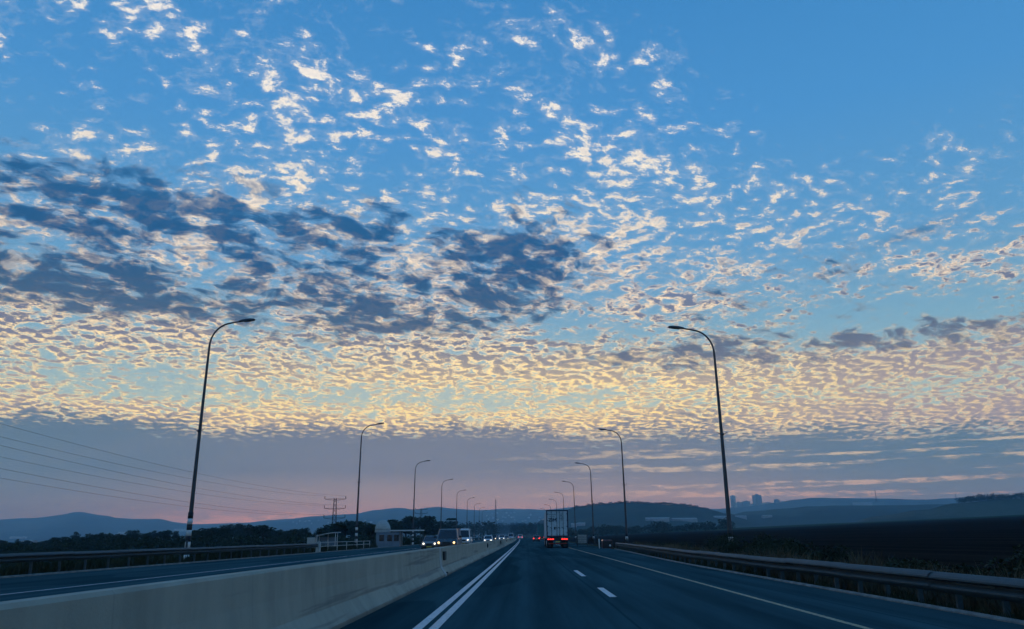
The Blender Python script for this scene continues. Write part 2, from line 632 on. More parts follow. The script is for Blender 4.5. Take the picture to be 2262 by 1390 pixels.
def leaf_fn(c0, c1, c2):
    def fn(b, o, p, out):
        n = fbm(p, 0.9, 3.0, 0.6, dim='3D')
        f = fbm(p, 7.0, 2.0, 0.6, dim='3D')
        col = mixc(sstep(n, 0.35, 0.65), c0, c1)
        col = mixc(sstep(f, 0.58, 0.74), col, c2)
        setp(b, Base_Color=col, Roughness=0.75)
        b.inputs['Specular IOR Level'].default_value = 0.2
    return fn


def emit_fn(c, s):
    def fn(b, o, p, out):
        setp(b, Base_Color=(0.8, 0.8, 0.8) if c[0] == c[2] else c, Roughness=0.2, Emission_Color=c, Emission_Strength=s)
    return fn


def plain(c, rough=0.5, metal=0.0, coat=0.0, var=0.12, sc=6.0):
    """paint or plastic with faint dust in it"""
    def fn(b, o, p, out):
        n = fbm(o, sc, 5.0, 0.65, dim='3D')
        c2 = tuple(v * (1 - var) + 0.10 * var for v in c)
        setp(b, Base_Color=mixc(sstep(n, 0.4, 0.7), c, c2), Roughness=sstep(n, 0.3, 0.7, rough, min(1.0, rough + 0.12)), Metallic=metal)
        b.inputs['Coat Weight'].default_value = coat
        b.inputs['Coat Roughness'].default_value = 0.06
    return fn


M = {}
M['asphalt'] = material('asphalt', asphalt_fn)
M['white_line'] = material('worn_white_paint', paint_fn((0.62, 0.63, 0.62), 0.53))
M['yellow_line'] = material('worn_yellow_paint', paint_fn((0.40, 0.35, 0.17), 0.46))
M['concrete'] = material('cast_concrete', concrete_fn)
M['pale_concrete'] = mottled('pale_concrete', (0.36, 0.37, 0.35), (0.5, 0.5, 0.47), 5.0, 0.85)
M['kerb'] = mottled('weathered_kerb', (0.13, 0.14, 0.14), (0.26, 0.27, 0.25), 2.0, 0.9)
M['galv'] = material('galvanised_steel', galv_fn)
M['pole'] = mottled('weathered_pole_steel', (0.045, 0.055, 0.065), (0.085, 0.095, 0.105), 2.0, 0.5, metal=0.3)
M['black'] = mottled('black_paint', (0.010, 0.011, 0.013), (0.02, 0.021, 0.023), 6.0, 0.6)
M['white'] = mottled('white_paint', (0.60, 0.61, 0.60), (0.76, 0.76, 0.74), 6.0, 0.6)
M['soil'] = material('field_soil', soil_fn)
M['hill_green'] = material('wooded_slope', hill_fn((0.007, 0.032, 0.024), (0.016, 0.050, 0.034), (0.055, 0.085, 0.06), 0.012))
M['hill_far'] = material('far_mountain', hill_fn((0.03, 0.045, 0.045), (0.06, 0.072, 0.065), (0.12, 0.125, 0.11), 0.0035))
M['leaf_a'] = material('dark_foliage', leaf_fn((0.012, 0.026, 0.014), (0.024, 0.044, 0.020), (0.05, 0.07, 0.03)))
M['leaf_b'] = material('olive_foliage', leaf_fn((0.026, 0.036, 0.02), (0.045, 0.058, 0.030), (0.08, 0.085, 0.045)))
M['bush'] = material('shrub_foliage', leaf_fn((0.010, 0.020, 0.012), (0.022, 0.038, 0.018), (0.055, 0.06, 0.03)))
M['grass'] = material('dry_grass', leaf_fn((0.08, 0.064, 0.04), (0.135, 0.106, 0.066), (0.035, 0.05, 0.025)))
M['weed'] = material('green_weeds', leaf_fn((0.02, 0.032, 0.015), (0.04, 0.05, 0.025), (0.085, 0.075, 0.045)))
M['bark'] = mottled('bark', (0.03, 0.024, 0.018), (0.07, 0.055, 0.042), 9.0, 0.95, bumpy=0.5)
M['wall_pale'] = mottled('pale_render', (0.42, 0.41, 0.38), (0.58, 0.56, 0.52), 0.06, 0.9)
M['wall_grey'] = mottled('grey_render', (0.26, 0.28, 0.30), (0.36, 0.37, 0.38), 0.06, 0.9)
M['roof_dull'] = mottled('dull_sheet_roof', (0.26, 0.28, 0.28), (0.36, 0.38, 0.38), 0.5, 0.7)
M['roof_white'] = mottled('white_sheet_roof', (0.55, 0.58, 0.58), (0.72, 0.74, 0.74), 0.5, 0.5)
M['wall_blue'] = mottled('blue_grey_panel', (0.12, 0.17, 0.22), (0.19, 0.24, 0.29), 0.8, 0.6)
M['dark_glass'] = material('dark_glass', plain((0.012, 0.016, 0.02), 0.06, 0.0, 0.5, 0.05))
M['rubber'] = mottled('tyre_rubber', (0.012, 0.012, 0.012), (0.025, 0.024, 0.023), 8.0, 0.9)
M['rim'] = material('wheel_rim', plain((0.35, 0.36, 0.38), 0.35, 0.8))
M['car_white'] = material('white_car_paint', plain((0.68, 0.69, 0.70), 0.25, 0.0, 0.6))
M['car_black'] = material('black_car_paint', plain((0.012, 0.013, 0.016), 0.22, 0.0, 0.7))
M['car_silver'] = material('silver_car_paint', plain((0.33, 0.34, 0.35), 0.28, 0.3, 0.6))
M['car_grey'] = material('grey_car_paint', plain((0.12, 0.125, 0.13), 0.28, 0.2, 0.6))
M['car_red'] = material('dark_red_car_paint', plain((0.12, 0.018, 0.014), 0.25, 0.0, 0.6))
M['plastic'] = material('black_plastic', plain((0.018, 0.018, 0.02), 0.6))
M['plate'] = material('yellow_plate', plain((0.62, 0.46, 0.06), 0.5))
M['headlight'] = material('lit_headlamp', emit_fn((1.0, 0.66, 0.28), 2.6))
M['headlight_cool'] = material('lit_headlamp_cool', emit_fn((1.0, 0.86, 0.66), 3.0))
M['lens_off'] = material('lamp_lens', plain((0.45, 0.46, 0.48), 0.1, 0.0, 0.5))
M['tail'] = material('lit_tail_lamp', emit_fn((1.0, 0.04, 0.03), 2.6))
M['box_white'] = mottled('container_white', (0.38, 0.50, 0.55), (0.54, 0.65, 0.68), 1.4, 0.55, bumpy=0.1)
M['box_teal'] = mottled('container_teal', (0.03, 0.13, 0.15), (0.05, 0.19, 0.21), 1.4, 0.55)
M['navy'] = mottled('navy_print', (0.008, 0.012, 0.04), (0.014, 0.02, 0.06), 5.0, 0.6)
M['steel_dark'] = mottled('dark_chassis_steel', (0.015, 0.016, 0.018), (0.04, 0.038, 0.036), 5.0, 0.7)
M['red_plastic'] = material('red_lens', plain((0.35, 0.015, 0.012), 0.25, 0.0, 0.4))

# ------------------------------------------------------------------ terrain
rnd = random.Random(7)


def bend(y):
    if y <= 0: return 0.0
    b = -1.5e-5 * y * y
    if y > 300: b -= 4e-5 * (y - 300) ** 2
    return b


def ground_z(x, y):
    z = -0.10
    if x > 9.5:
        z -= 0.30 * smooth01((x - 9.5) / 4)
        z += 0.036 * max(0.0, min(x, 520.0) - 16)
        z += 0.5 * smooth01((x - 20) / 60) * mnoise.noise(Vector((x * 0.012, y * 0.012, 0.3)))
    if x < -22:
        z -= 0.35 * smooth01((-22 - x) / 5)
        z += 0.3 * smooth01((-40 - x) / 60) * mnoise.noise(Vector((x * 0.01, y * 0.01, 4.3)))
    return z


def spaced(lim_lo, lim_hi, step, grow):
    a = [0.0]
    s = step
    while a[-1] < lim_hi:
        a.append(a[-1] + s); s *= grow
    b = [0.0]
    s = step
    while b[-1] > lim_lo:
        b.append(b[-1] - s); s *= grow
    return sorted(set(b[1:] + a))


gx = spaced(-9500, 9500, 1.6, 1.06)
gy = spaced(-2500, 9800, 3.0, 1.05)
gm = MB()
gv = [(x, y, ground_z(x, y)) for y in gy for x in gx]
nx = len(gx)
gf = [(j * nx + i, j * nx + i + 1, (j + 1) * nx + i + 1, (j + 1) * nx + i) for j in range(len(gy) - 1) for i in range(nx - 1)]
gm.add(gv, gf, True)
tag(gm.build('ground', M['soil']), 'dark ploughed fields and verges beside the highway', kind='structure')


def hill(name, label, Y, pts, front, back, mat, rough_amp=0.0, nrow=14, seed=0.0, step=None):
    """a ridge whose crest stands at depth Y along the given survey points, falling away in front and behind"""
    crest = [at(px, py, Y) for px, py in pts]
    x0, x1 = crest[0].x, crest[-1].x
    n = max(60, int((x1 - x0) / (step or (x1 - x0) / 160)))
    mb = MB()
    vs, fs = [], []
    rows = [(-front * (1 - i / nrow) ** 1.15, i / nrow) for i in range(nrow + 1)] + [(back * i / 5, 1 - i / 5) for i in range(1, 6)]
    for dy, h in rows:
        for i in range(n + 1):
            x = x0 + (x1 - x0) * i / n
            k = 0
            while k < len(crest) - 2 and crest[k + 1].x < x: k += 1
            t = (x - crest[k].x) / (crest[k + 1].x - crest[k].x)
            z = crest[k].z + (crest[k + 1].z - crest[k].z) * smooth01(t)
            hh = smooth01(h) * 0.55 + h * 0.45
            nz = mnoise.fractal(Vector((x / Y * 14 + seed, dy / Y * 9, seed)), 0.6, 2.1, 5)
            z2 = z * hh + rough_amp * nz * (0.25 + 0.75 * hh) * math.sin(PI * min(1, hh * 0.9 + 0.1)) + rough_amp * 0.22 * nz * hh
            xx = x * (Y + dy) / Y
            vs.append((xx, Y + dy, max(z2, ground_z(xx, Y + dy)) if 0 < h < 1 else (z2 if h else -6.0)))
    m = n + 1
    for j in range(len(rows) - 1):
        for i in range(n):
            fs.append((j * m + i, j * m + i + 1, (j + 1) * m + i + 1, (j + 1) * m + i))
    mb.add(vs, fs, True)
    TERRAIN.append((mb.v, mb.f))
    return tag(mb.build(name, mat), label, kind='structure')


TERRAIN = []
HITS = {}


def land(px, py):
    """where the line of sight through survey point (px, py) meets the hills or the ground"""
    if 'bvh' not in HITS:
        from mathutils.bvhtree import BVHTree
        vs, fs = [], []
        for v, f in TERRAIN:
            k = len(vs)
            vs += v
            fs += [tuple(i + k for i in q) for q in f]
        HITS['bvh'] = BVHTree.FromPolygons(vs, fs)
    d = CAM_M @ Vector(((px - 1131) / 1720, -(py - 695) / 1720, -1))
    p = HITS['bvh'].ray_cast(Vector((0, 0, 1.3)) + d * 60, d.normalized())[0]
    return p if p is not None else at(px, py, 4000)


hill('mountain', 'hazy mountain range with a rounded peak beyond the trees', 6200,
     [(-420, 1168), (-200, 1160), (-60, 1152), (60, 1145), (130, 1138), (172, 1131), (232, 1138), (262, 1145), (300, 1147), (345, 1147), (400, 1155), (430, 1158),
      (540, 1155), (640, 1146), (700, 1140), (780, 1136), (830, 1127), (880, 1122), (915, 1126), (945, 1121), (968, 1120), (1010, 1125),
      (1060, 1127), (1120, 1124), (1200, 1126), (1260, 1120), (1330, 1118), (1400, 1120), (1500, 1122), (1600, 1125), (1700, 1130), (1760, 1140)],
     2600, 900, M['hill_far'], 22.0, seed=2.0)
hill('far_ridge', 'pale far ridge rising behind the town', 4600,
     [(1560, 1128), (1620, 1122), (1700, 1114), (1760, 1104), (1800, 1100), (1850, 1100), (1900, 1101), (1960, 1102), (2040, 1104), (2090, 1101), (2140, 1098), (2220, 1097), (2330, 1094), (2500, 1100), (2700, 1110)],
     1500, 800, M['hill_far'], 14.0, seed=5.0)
hill('wooded_hill', 'dark wooded hill rising beyond the lamps', 1900,
     [(1130, 1178), (1170, 1166), (1200, 1148), (1235, 1132), (1270, 1122), (1320, 1116), (1380, 1112), (1430, 1113), (1480, 1115), (1530, 1120), (1570, 1127), (1610, 1136), (1660, 1146), (1720, 1156)],
     700, 500, M['hill_green'], 7.0, seed=9.0)
hill('low_hill', 'low green hill of fields below the town', 2300,
     [(1560, 1160), (1600, 1142), (1650, 1131), (1720, 1124), (1790, 1119), (1860, 1117), (1930, 1117), (2000, 1116), (2080, 1114), (2180, 1110), (2300, 1104), (2480, 1098), (2700, 1096)],
     900, 600, M['hill_green'], 7.0, seed=13.0)

hill('field_rise', 'dark rise of fields below the skyline copse', 1150,
     [(1860, 1158), (1940, 1140), (2040, 1126), (2110, 1112), (2200, 1104), (2320, 1099), (2460, 1097), (2620, 1105)], 420, 300, M['hill_green'], 3.0, seed=21.0)
TERRAIN.append((gm.v, gm.f))

# ------------------------------------------------------------------ roads
ys = [-30, -10] + [i * 4.0 for i in range(0, 25)] + [100 + i * 20.0 for i in range(1, 66)]


def x_right(y):
    return 7.1 + 1.5 * smooth01((y - 30) / 55) if y < 400 else 8.6


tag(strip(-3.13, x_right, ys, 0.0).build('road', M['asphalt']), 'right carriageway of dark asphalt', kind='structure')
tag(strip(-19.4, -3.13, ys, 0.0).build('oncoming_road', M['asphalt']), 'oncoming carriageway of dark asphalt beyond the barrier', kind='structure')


def kerb(name, xf, ys, w, h):
    mb = MB()
    rings = []
    for y in ys:
        x = xf(y) + bend(y)
        rings.append([(x - w / 2, y, -0.12), (x - w / 2, y, h - 0.03), (x - w / 2 + 0.03, y, h), (x + w / 2 - 0.02, y, h), (x + w / 2, y, h - 0.02), (x + w / 2, y, -0.12)])
    mb.loft(rings)
    return tag(mb.build(name, M['kerb']), kind='structure')


kys = [y for y in ys if y < 420]
kerb('kerb', lambda y: x_right(y) + 0.07, [y for y in kys if y <= 82], 0.11, 0.05)
kerb('kerb', lambda y: -19.45, kys, 0.14, 0.07)

LZ = 0.004
for xc in (-1.64, -1.40):
    tag(strip(xc - 0.072, xc + 0.072, [y for y in ys if y <= 700], LZ).build('lane_line', M['white_line']), kind='structure')
tag(strip(4.71, 4.82, [y for y in ys if y <= 400], LZ).build('edge_line', M['yellow_line']), kind='structure')
tag(strip(-13.45, -13.34, [y for y in ys if y <= 400], LZ).build('edge_line', M['white_line']), kind='structure')
tag(strip(-4.42, -4.28, [y for y in ys if y <= 400], LZ).build('edge_line', M['yellow_line']), kind='structure')
for k in range(-2, 4):
    y0 = 18.1 + 9.2 * k
    if k < 2: tag(strip(1.78, 1.94, [y0, y0 + 1.6, y0 + (2.7 if k < 0 else 3.2 if k < 1 else 4.6)], LZ).build('lane_dash', M['white_line']), kind='structure')
    if True:
        tag(strip(-8.96, -8.82, [y0 + 4, y0 + 7.0], LZ).build('lane_dash', M['white_line']), kind='structure')

# ------------------------------------------------------------------ concrete median barrier, one casting after another
BT = 0.95
prof = [(-0.31, 0.0), (-0.31, 0.07), (-0.29, 0.09), (-0.15, 0.30), (-0.11, 0.60), (-0.095, BT - 0.03), (-0.07, BT), (0.07, BT), (0.095, BT - 0.03), (0.11, 0.60), (0.15, 0.30), (0.29, 0.09), (0.31, 0.07), (0.31, 0.0)]
BX = -3.13
order = ['nearest', 'second', 'third', 'fourth', 'fifth', 'sixth', 'seventh', 'eighth', 'ninth', 'tenth']
seams = [-6.0, 28.6, 61.0, 93.0, 125.0, 157.0, 189.0, 221.0, 253.0, 285.0, 360.0]
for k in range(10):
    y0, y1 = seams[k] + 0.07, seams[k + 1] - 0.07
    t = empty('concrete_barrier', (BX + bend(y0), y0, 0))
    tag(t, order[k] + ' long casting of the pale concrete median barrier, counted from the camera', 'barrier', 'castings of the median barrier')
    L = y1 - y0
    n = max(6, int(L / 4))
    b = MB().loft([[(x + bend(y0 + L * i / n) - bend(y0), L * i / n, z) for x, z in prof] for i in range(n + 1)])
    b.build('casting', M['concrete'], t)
    # thicker end collar and the dark drain slot past the joint
    xe = bend(y1) - bend(y0)
    grow = [(x * 1.06, z * 1.012 if z > 0.5 else z) for x, z in prof]
    MB().loft([[(x + xe, L - 0.60, z) for x, z in grow], [(x + xe, L + 0.02, z) for x, z in grow]]).build('end_collar', M['pale_concrete'], t)
    MB().bbox(0.085, 0.185, 0.35, 0.95, 0.50, 0.80, 0.012).build('cable_hatch', M['steel_dark'], t)
    MB().box(0.20, 0.325, -0.03, 0.30, 0.0, 0.12).build('drain_slot', M['black'], t)

# ------------------------------------------------------------------ guardrails
def wbeam(pathx, ys, ztop, side, mb=None, h=0.35, d=0.12):
    """two-wave beam: side +1 means the face looks towards +X"""
    mb = mb or MB()
    zs = [(0, 0.0), (0.25, 0.03), (0.75, 0.15), (1.0, 0.25), (1.0, 0.33), (-0.15, 0.46), (-0.15, 0.54), (1.0, 0.67), (1.0, 0.75), (0.75, 0.85), (0.25, 0.97), (0, 1.0)]
    face = [(side * d * a, ztop - h * b) for a, b in zs]
    back = [(x - side * 0.006, z) for x, z in reversed(face)]
    ring = face + back
    mb.loft([[(pathx(y) + x, y, z) for x, z in ring] for y in ys])
    return mb


def guardrail(label, xf, y0, y1, ztop, side, pitch, zfoot=-0.4):
    t = empty('guardrail', (0, 0, 0))
    tag(t, label, 'guardrail')
    n = int((y1 - y0) / 4.0)
    seg = (y1 - y0) / n
    fx = lambda y: xf(y) + bend(y)
    for k in range(n):                                      # overlapping beam lengths
        a, b = y0 + seg * k, y0 + seg * (k + 1)
        off = 0.006 * (k % 2) * side + rnd.uniform(-0.012, 0.012)
        wbeam(lambda y: fx(y) + off, frange(a - 0.12, b + 0.12, 3), ztop + 0.010 * math.sin(k * 2.1), side).build('beam', M['galv'], t)
    pm = MB()
    z1 = ztop - 0.03
    pm.box(-0.045, 0.045, -0.028, -0.022, zfoot, z1).box(-0.045, -0.039, -0.022, 0.035, zfoot, z1).box(0.039, 0.045, -0.022, 0.035, zfoot, z1)
    pmesh = pm.mesh('post')
    bm_ = MB().box(-0.05, 0.05, -0.05, 0.05, ztop - 0.26, ztop - 0.10).mesh('spacer')
    y = y0 + 0.4
    while y < y1:
        p = link('post', pmesh, M['galv'], t)
        p.location = (fx(y) - side * 0.15, y, 0)
        p.rotation_euler = (rnd.uniform(-0.02, 0.02), rnd.uniform(-0.02, 0.02), 0)
        s = link('spacer', bm_, M['galv'], p)
        s.location = (side * 0.10, 0, 0)
        y += pitch
    return t


def x_rail(y):
    return x_right(y) + 0.28


gr = guardrail('grey two-wave steel guardrail along the right shoulder beside the dark field', x_rail, 3.0, 80.0, 0.62, -1, 1.4)
# turned-down end of the right rail
te = MB()
e0 = x_rail(80) + bend(80)
te.loft([[(e0 + 0.35 * i / 6 - (0.085 * a), 80.1 + 4.0 * i / 6, 0.62 - 0.6 * smooth01(i / 6) - 0.36 * b * (1 - 0.3 * i / 6)) for a, b in ((0, 0), (1, .25), (.15, .5), (1, .75), (0, 1), (-.1, 1), (-.1, 0))] for i in range(7)])
te.build('turned_down_end', M['galv'], gr)
gl = guardrail('grey two-wave steel guardrail along the far left edge of the oncoming carriageway', lambda y: -19.75, 2.0, 76.0, 0.86, 1, 2.0)
eb = MB().bbox(-19.95, -19.55, 76.1, 76.5, -0.3, 1.0, 0.04)
eb.build('end_block', M['pale_concrete'], gl)

# pale tubular railing past the left guardrail
t = empty('pedestrian_railing', (0, 0, 0))
tag(t, 'pale tubular railing with white posts beside the bus shelter', 'railing')
for z in (0.92, 0.55):
    MB().tube([(-19.9 + bend(y), y, z) for y in frange(77, 103, 6)], 0.035, 8).build('rail', M['pale_concrete'], t)
pm = MB().tube([(0, 0, -0.3), (0, 0, 0.96)], 0.045, 8).mesh('post')
for y in (77.3, 81.0, 85.0, 89.5, 95.0, 99.0, 102.8):
    p = link('post', pm, M['pale_concrete'], t)
    p.location = (-19.9 + bend(y), y, 0)

# ------------------------------------------------------------------ street lamps
def lamp_meshes(H, arm, sgn):
    """pole with a swept arm reaching sgn*arm; returns meshes"""
    base_r, top_r = 0.155, 0.06
    pts, rad = [(0, 0, -0.5)], [base_r]
    straight = H - 1.75
    for i in range(1, 9):
        f = i / 8
        pts.append((sgn * 0.10 * f * f, 0, straight * f)); rad.append(base_r + (top_r + 0.015 - base_r) * f)
    for i in range(1, 9):
        a = i / 8 * R(78)
        pts.append((sgn * (0.10 + 1.45 * (1 - math.cos(a))), 0, straight + 1.62 * math.sin(a))); rad.append(top_r)
    ex, ez = pts[-1][0], pts[-1][2]
    tail = sgn * (arm - 0.55) - ex
    pts.append((ex + tail * 0.5, 0, ez + 0.10)); rad.append(top_r * 0.9)
    pts.append((ex + tail, 0, ez + 0.17)); rad.append(top_r * 0.85)
    pole = MB().tube(pts, rad, 10).mesh('pole')
    hx, hz = ex + tail, ez + 0.17
    # luminaire: flattened tapering shell
    rings = []
    for f, w, h in ((-0.18, 0.07, 0.06), (0.0, 0.13, 0.08), (0.25, 0.19, 0.105), (0.6, 0.185, 0.10), (0.82, 0.15, 0.075), (0.9, 0.08, 0.03)):
        cx, cz = hx + sgn * f, hz + 0.02 + 0.10 * f
        rings.append([(cx, -w, cz - h * 0.45), (cx, -w, cz + h * 0.1), (cx, -w * 0.6, cz + h), (cx, w * 0.6, cz + h), (cx, w, cz + h * 0.1), (cx, w, cz - h * 0.45)])
    if sgn < 0: rings.reverse()
    head = MB().loft(rings, smooth=False).mesh('luminaire')
    lens = MB()
    lens.add([(hx + sgn * 0.08, -0.11, hz - 0.02), (hx + sgn * 0.74, -0.11, hz + 0.045), (hx + sgn * 0.74, 0.11, hz + 0.045), (hx + sgn * 0.08, 0.11, hz - 0.02),
              (hx + sgn * 0.16, -0.07, hz - 0.06), (hx + sgn * 0.66, -0.07, hz - 0.005), (hx + sgn * 0.66, 0.07, hz - 0.005), (hx + sgn * 0.16, 0.07, hz - 0.06)],
             [(4, 5, 6, 7), (0, 1, 5, 4), (1, 2, 6, 5), (2, 3, 7, 6), (3, 0, 4, 7)])
    return pole, head, lens.mesh('lens')


def ring_mesh(z0, z1, r, name):
    return MB().tube([(0, 0, z0), (0, 0, z1)], r, 12).mesh(name)


def lamp_row(X, H, arm, sgn, count, bands, words, dys):
    pm, hm, lm = lamp_meshes(H, arm, sgn)
    flange = MB().cyl((0, 0, 0.0), 0.27, 0.06, 'z', 14).mesh('base_flange')
    collar = MB().tube([(0, 0, H * 0.52), (0, 0, H * 0.52 + 0.14)], 0.13, 12)
    for a in (0, PI):
        collar.tube([(math.cos(a) * 0.1, math.sin(a) * 0.1, H * 0.52 + 0.05), (math.cos(a) * 0.34, 0, H * 0.52 + 0.22)], 0.018, 6)
    cm = collar.mesh('bracket')
    hatch = MB().bbox(-0.07, 0.07, -0.175, -0.13, 0.9, 1.35, 0.012).mesh('access_hatch')
    bmeshes = [(ring_mesh(z0, z1, 0.166, 'painted_band'), m) for z0, z1, m in bands]
    for k in range(count):
        y = 52.0 * (k + 1) + dys[k % len(dys)]
        t = empty('street_lamp', (X + bend(y), y, ground_z(X, y) + 0.02))
        t.rotation_euler = (rnd.uniform(-0.004, 0.004), rnd.uniform(-0.004, 0.004), rnd.uniform(-0.05, 0.05))
        tag(t, words(k), 'street lamp', 'curved street lamps along the highway')
        link('pole', pm, M['pole'], t)
        h = link('luminaire', hm, M['pole'], t)
        link('lens', lm, M['lens_off'], h)
        link('base_flange', flange, M['galv'], t)
        link('bracket', cm, M['pole'], t)
        link('access_hatch', hatch, M['pole'], t)
        for bmesh_, m in bmeshes:
            link('painted_band', bmesh_, M[m], t)


nth = ['first', 'second', 'third', 'fourth', 'fifth', 'sixth', 'seventh', 'eighth', 'ninth']
bandsL = [(0.05, 0.45, 'white'), (0.45, 0.85, 'black'), (0.85, 1.25, 'white'), (1.25, 1.62, 'black'), (1.62, 1.98, 'white'), (1.98, 2.34, 'black'), (2.34, 2.7, 'white'), (2.7, 3.1, 'black')]
bandsR = [(0.7, 1.15, 'black'), (1.15, 1.5, 'white'), (1.5, 1.9, 'black')]
lamp_row(-21.9, 16.0, 2.75, 1, 9, bandsL,
         lambda k: ('big curved lamp post with striped black and white foot behind the left guardrail' if k == 0 else nth[k] + ' lamp post of the left row, counted from the camera'), [0, 0, 1, 2])
lamp_row(13.0, 15.3, 2.75, -1, 8, bandsR,
         lambda k: ('big curved lamp post rising behind bushes beyond the right guardrail' if k == 0 else nth[k] + ' lamp post of the right row, counted from the camera'), [0, 1, -1])

# ------------------------------------------------------------------ power line
def pylon(loc, H, lv, half, rz, label, s=1.0):
    t = empty('pylon', loc, rz)
    tag(t, label, 'pylon', 'lattice pylons of the power line')
    w0, w1 = 0.95, 0.42
    legs = []
    for sx in (-1, 1):
        for sy in (-1, 1):
            MB().tube([(sx * w0, sy * w0, -1), (sx * w1, sy * w1, H)], 0.07 * s, 5).build('leg', M['steel_dark'], t)
    br = MB()
    n = 9
    for i in range(n):
        za, zb = H * i / n, H * (i + 1) / n
        wa, wb = w0 + (w1 - w0) * i / n, w0 + (w1 - w0) * (i + 1) / n
        for sy in (-1, 1):
            br.tube([(-wa, sy * wa, za), (wb, sy * wb, zb)], 0.035 * s, 4).tube([(wa, sy * wa, za), (-wb, sy * wb, zb)], 0.035 * s, 4)
            br.tube([(sy * wa, -wa, za), (sy * wb, wb, zb)], 0.035 * s, 4)
    br.build('bracing', M['steel_dark'], t)
    for z in lv:
        a = MB()
        for sy in (-0.35, 0.35):
            a.tube([(-half, 0, z), (-0.5, sy, z), (0.5, sy, z), (half, 0, z)], 0.075 * s, 5)
        a.tube([(-half, 0, z), (-0.5, 0, z - 0.55)], 0.05 * s, 4).tube([(half, 0, z), (0.5, 0, z - 0.55)], 0.05 * s, 4)
        c = a.build('crossarm', M['steel_dark'], t)
        for sx in (-1, 1):
            ins = MB()
            for q in range(5):
                ins.cyl((sx * half, 0, z + 0.18 + q * 0.2), 0.15 * s if q % 2 == 0 else 0.09 * s, 0.18, 'z', 8)
            ins.build('insulator', M['steel_dark'], c)
    return t


PA, PB = Vector((-72.2, 300, -0.4)), Vector((-87, 98, -0.4))
lvA, lvB = (9.0, 12.5, 15.9), (13.0, 16.4, 19.6)
pylon(PA, 16.2, lvA, 3.9, R(5), 'lattice pylon with three crossarms standing above the dark trees')
pylon(PB, 20.0, lvB, 3.9, R(4), 'taller lattice pylon at the near end of the power line')
pylon(at(930, 1155, 620) * 1.0, 10.5, (7.0, 10.0), 4.6, R(4), 'small distant pylon on the wood behind the third left lamp', 1.5)
for i in range(3):
    for sx in (-1, 1):
        A = PA + Vector((sx * 3.9, 0, lvA[i] + 1.1))
        B = PB + Vector((sx * 3.9, 0, lvB[i] + 1.1))
        pts = []
        for k in range(33):
            f = k / 32
            p = A.lerp(B, f)
            p.z -= 4 * 2.6 * f * (1 - f)
            pts.append(p)
        o = MB().tube(pts, 0.022, 5).build('power_cable', M['steel_dark'])
        tag(o, ('lowest', 'middle', 'topmost')[i] + ' sagging power cable of the ' + ('far' if sx < 0 else 'near') + ' side of the pylons', 'cable', 'power cables')

# ------------------------------------------------------------------ vegetation
def leaf_cloud(blobs, n, size, seed, flat=1.0):
    """leaf-sized faces spread through the blobs, denser near their skins"""
    r = random.Random(seed)
    vs, fs = [], []
    vol = [b[3] * b[4] * b[5] for b in blobs]
    tot = sum(v ** 0.7 for v in vol)
    for (cx, cy_, cz, rx, ry, rz_), v in zip(blobs, vol):
        for _ in range(int(n * v ** 0.7 / tot)):
            d = Vector((r.gauss(0, 1), r.gauss(0, 1), r.gauss(0, 1))).normalized()
            q = r.random() ** 0.35
            q *= 1.0 + 0.22 * mnoise.noise(Vector((d.x * 2.3 + cx, d.y * 2.3, d.z * 2.3 + seed)))
            p = Vector((cx + d.x * rx * q, cy_ + d.y * ry * q, cz + d.z * rz_ * q))
            s = size * r.uniform(0.55, 1.25)
            a = Vector((r.gauss(0, 1), r.gauss(0, 1), r.gauss(0, 0.6))).normalized()
            b = a.cross(Vector((r.gauss(0, 1), r.gauss(0, 1), r.gauss(0, 1)))).normalized()
            k = len(vs)
            vs += [p - a * s, p + b * s * 0.55, p + a * s, p - b * s * 0.55]
            fs.append((k, k + 1, k + 2, k + 3))
    return vs, fs


def tree_meshes(kind, seed):
    r = random.Random(seed)
    H = {'round': 7.0, 'tall': 10.0, 'cypress': 9.0, 'palm': 8.0}[kind]
    trunk = MB()
    lean = r.uniform(-0.3, 0.3)
    trunk.tube([(0, 0, -0.6), (lean * 0.3, 0, H * 0.25), (lean, 0.1, H * 0.55), (lean * 1.2, 0.1, H * 0.8)], [0.24, 0.18, 0.12, 0.05], 7)
    blobs = []
    if kind == 'cypress':
        for i in range(9):
            f = i / 8
            w = 0.95 * (math.sin(PI * min(1, 0.15 + f * 0.82)) + 0.12)
            blobs.append((r.uniform(-.1, .1), r.uniform(-.1, .1), 0.7 + f * (H - 1.2), w, w, 0.9))
    elif kind == 'palm':
        for i in range(16):
            a = i * 2 * PI / 16 + r.uniform(-.2, .2)
            for q in range(5):
                rr = 0.4 + q * 0.42
                blobs.append((lean * 1.2 + math.cos(a) * rr, math.sin(a) * rr, H * 0.86 + 0.5 * math.sin(q * 0.7) - q * q * 0.055, 0.3, 0.3, 0.12))
    else:
        n = 9 if kind == 'round' else 12
        for i in range(n):
            a = r.uniform(0, 2 * PI)
            rr = r.uniform(0.2, 1.0) * (2.1 if kind == 'round' else 1.7)
            z = H * r.uniform(0.36, 0.84)
            rr *= 1.15 - abs(z / H - 0.58) * 1.2
            s = r.uniform(0.95, 1.55)
            b = (math.cos(a) * rr, math.sin(a) * rr, z, s * 1.15, s * 1.15, s * 0.85)
            blobs.append(b)
            trunk.tube([(lean * 0.5, 0, H * 0.3), (b[0] * 0.55, b[1] * 0.55, z * 0.75), (b[0] * 0.9, b[1] * 0.9, z)], [0.10, 0.06, 0.025], 5)
    vs, fs = leaf_cloud(blobs, 1500 if kind != 'palm' else 900, 0.30 if kind != 'palm' else 0.26, seed)
    cm = MB().add(vs, fs).mesh('crown')
    return trunk.mesh('trunk'), cm


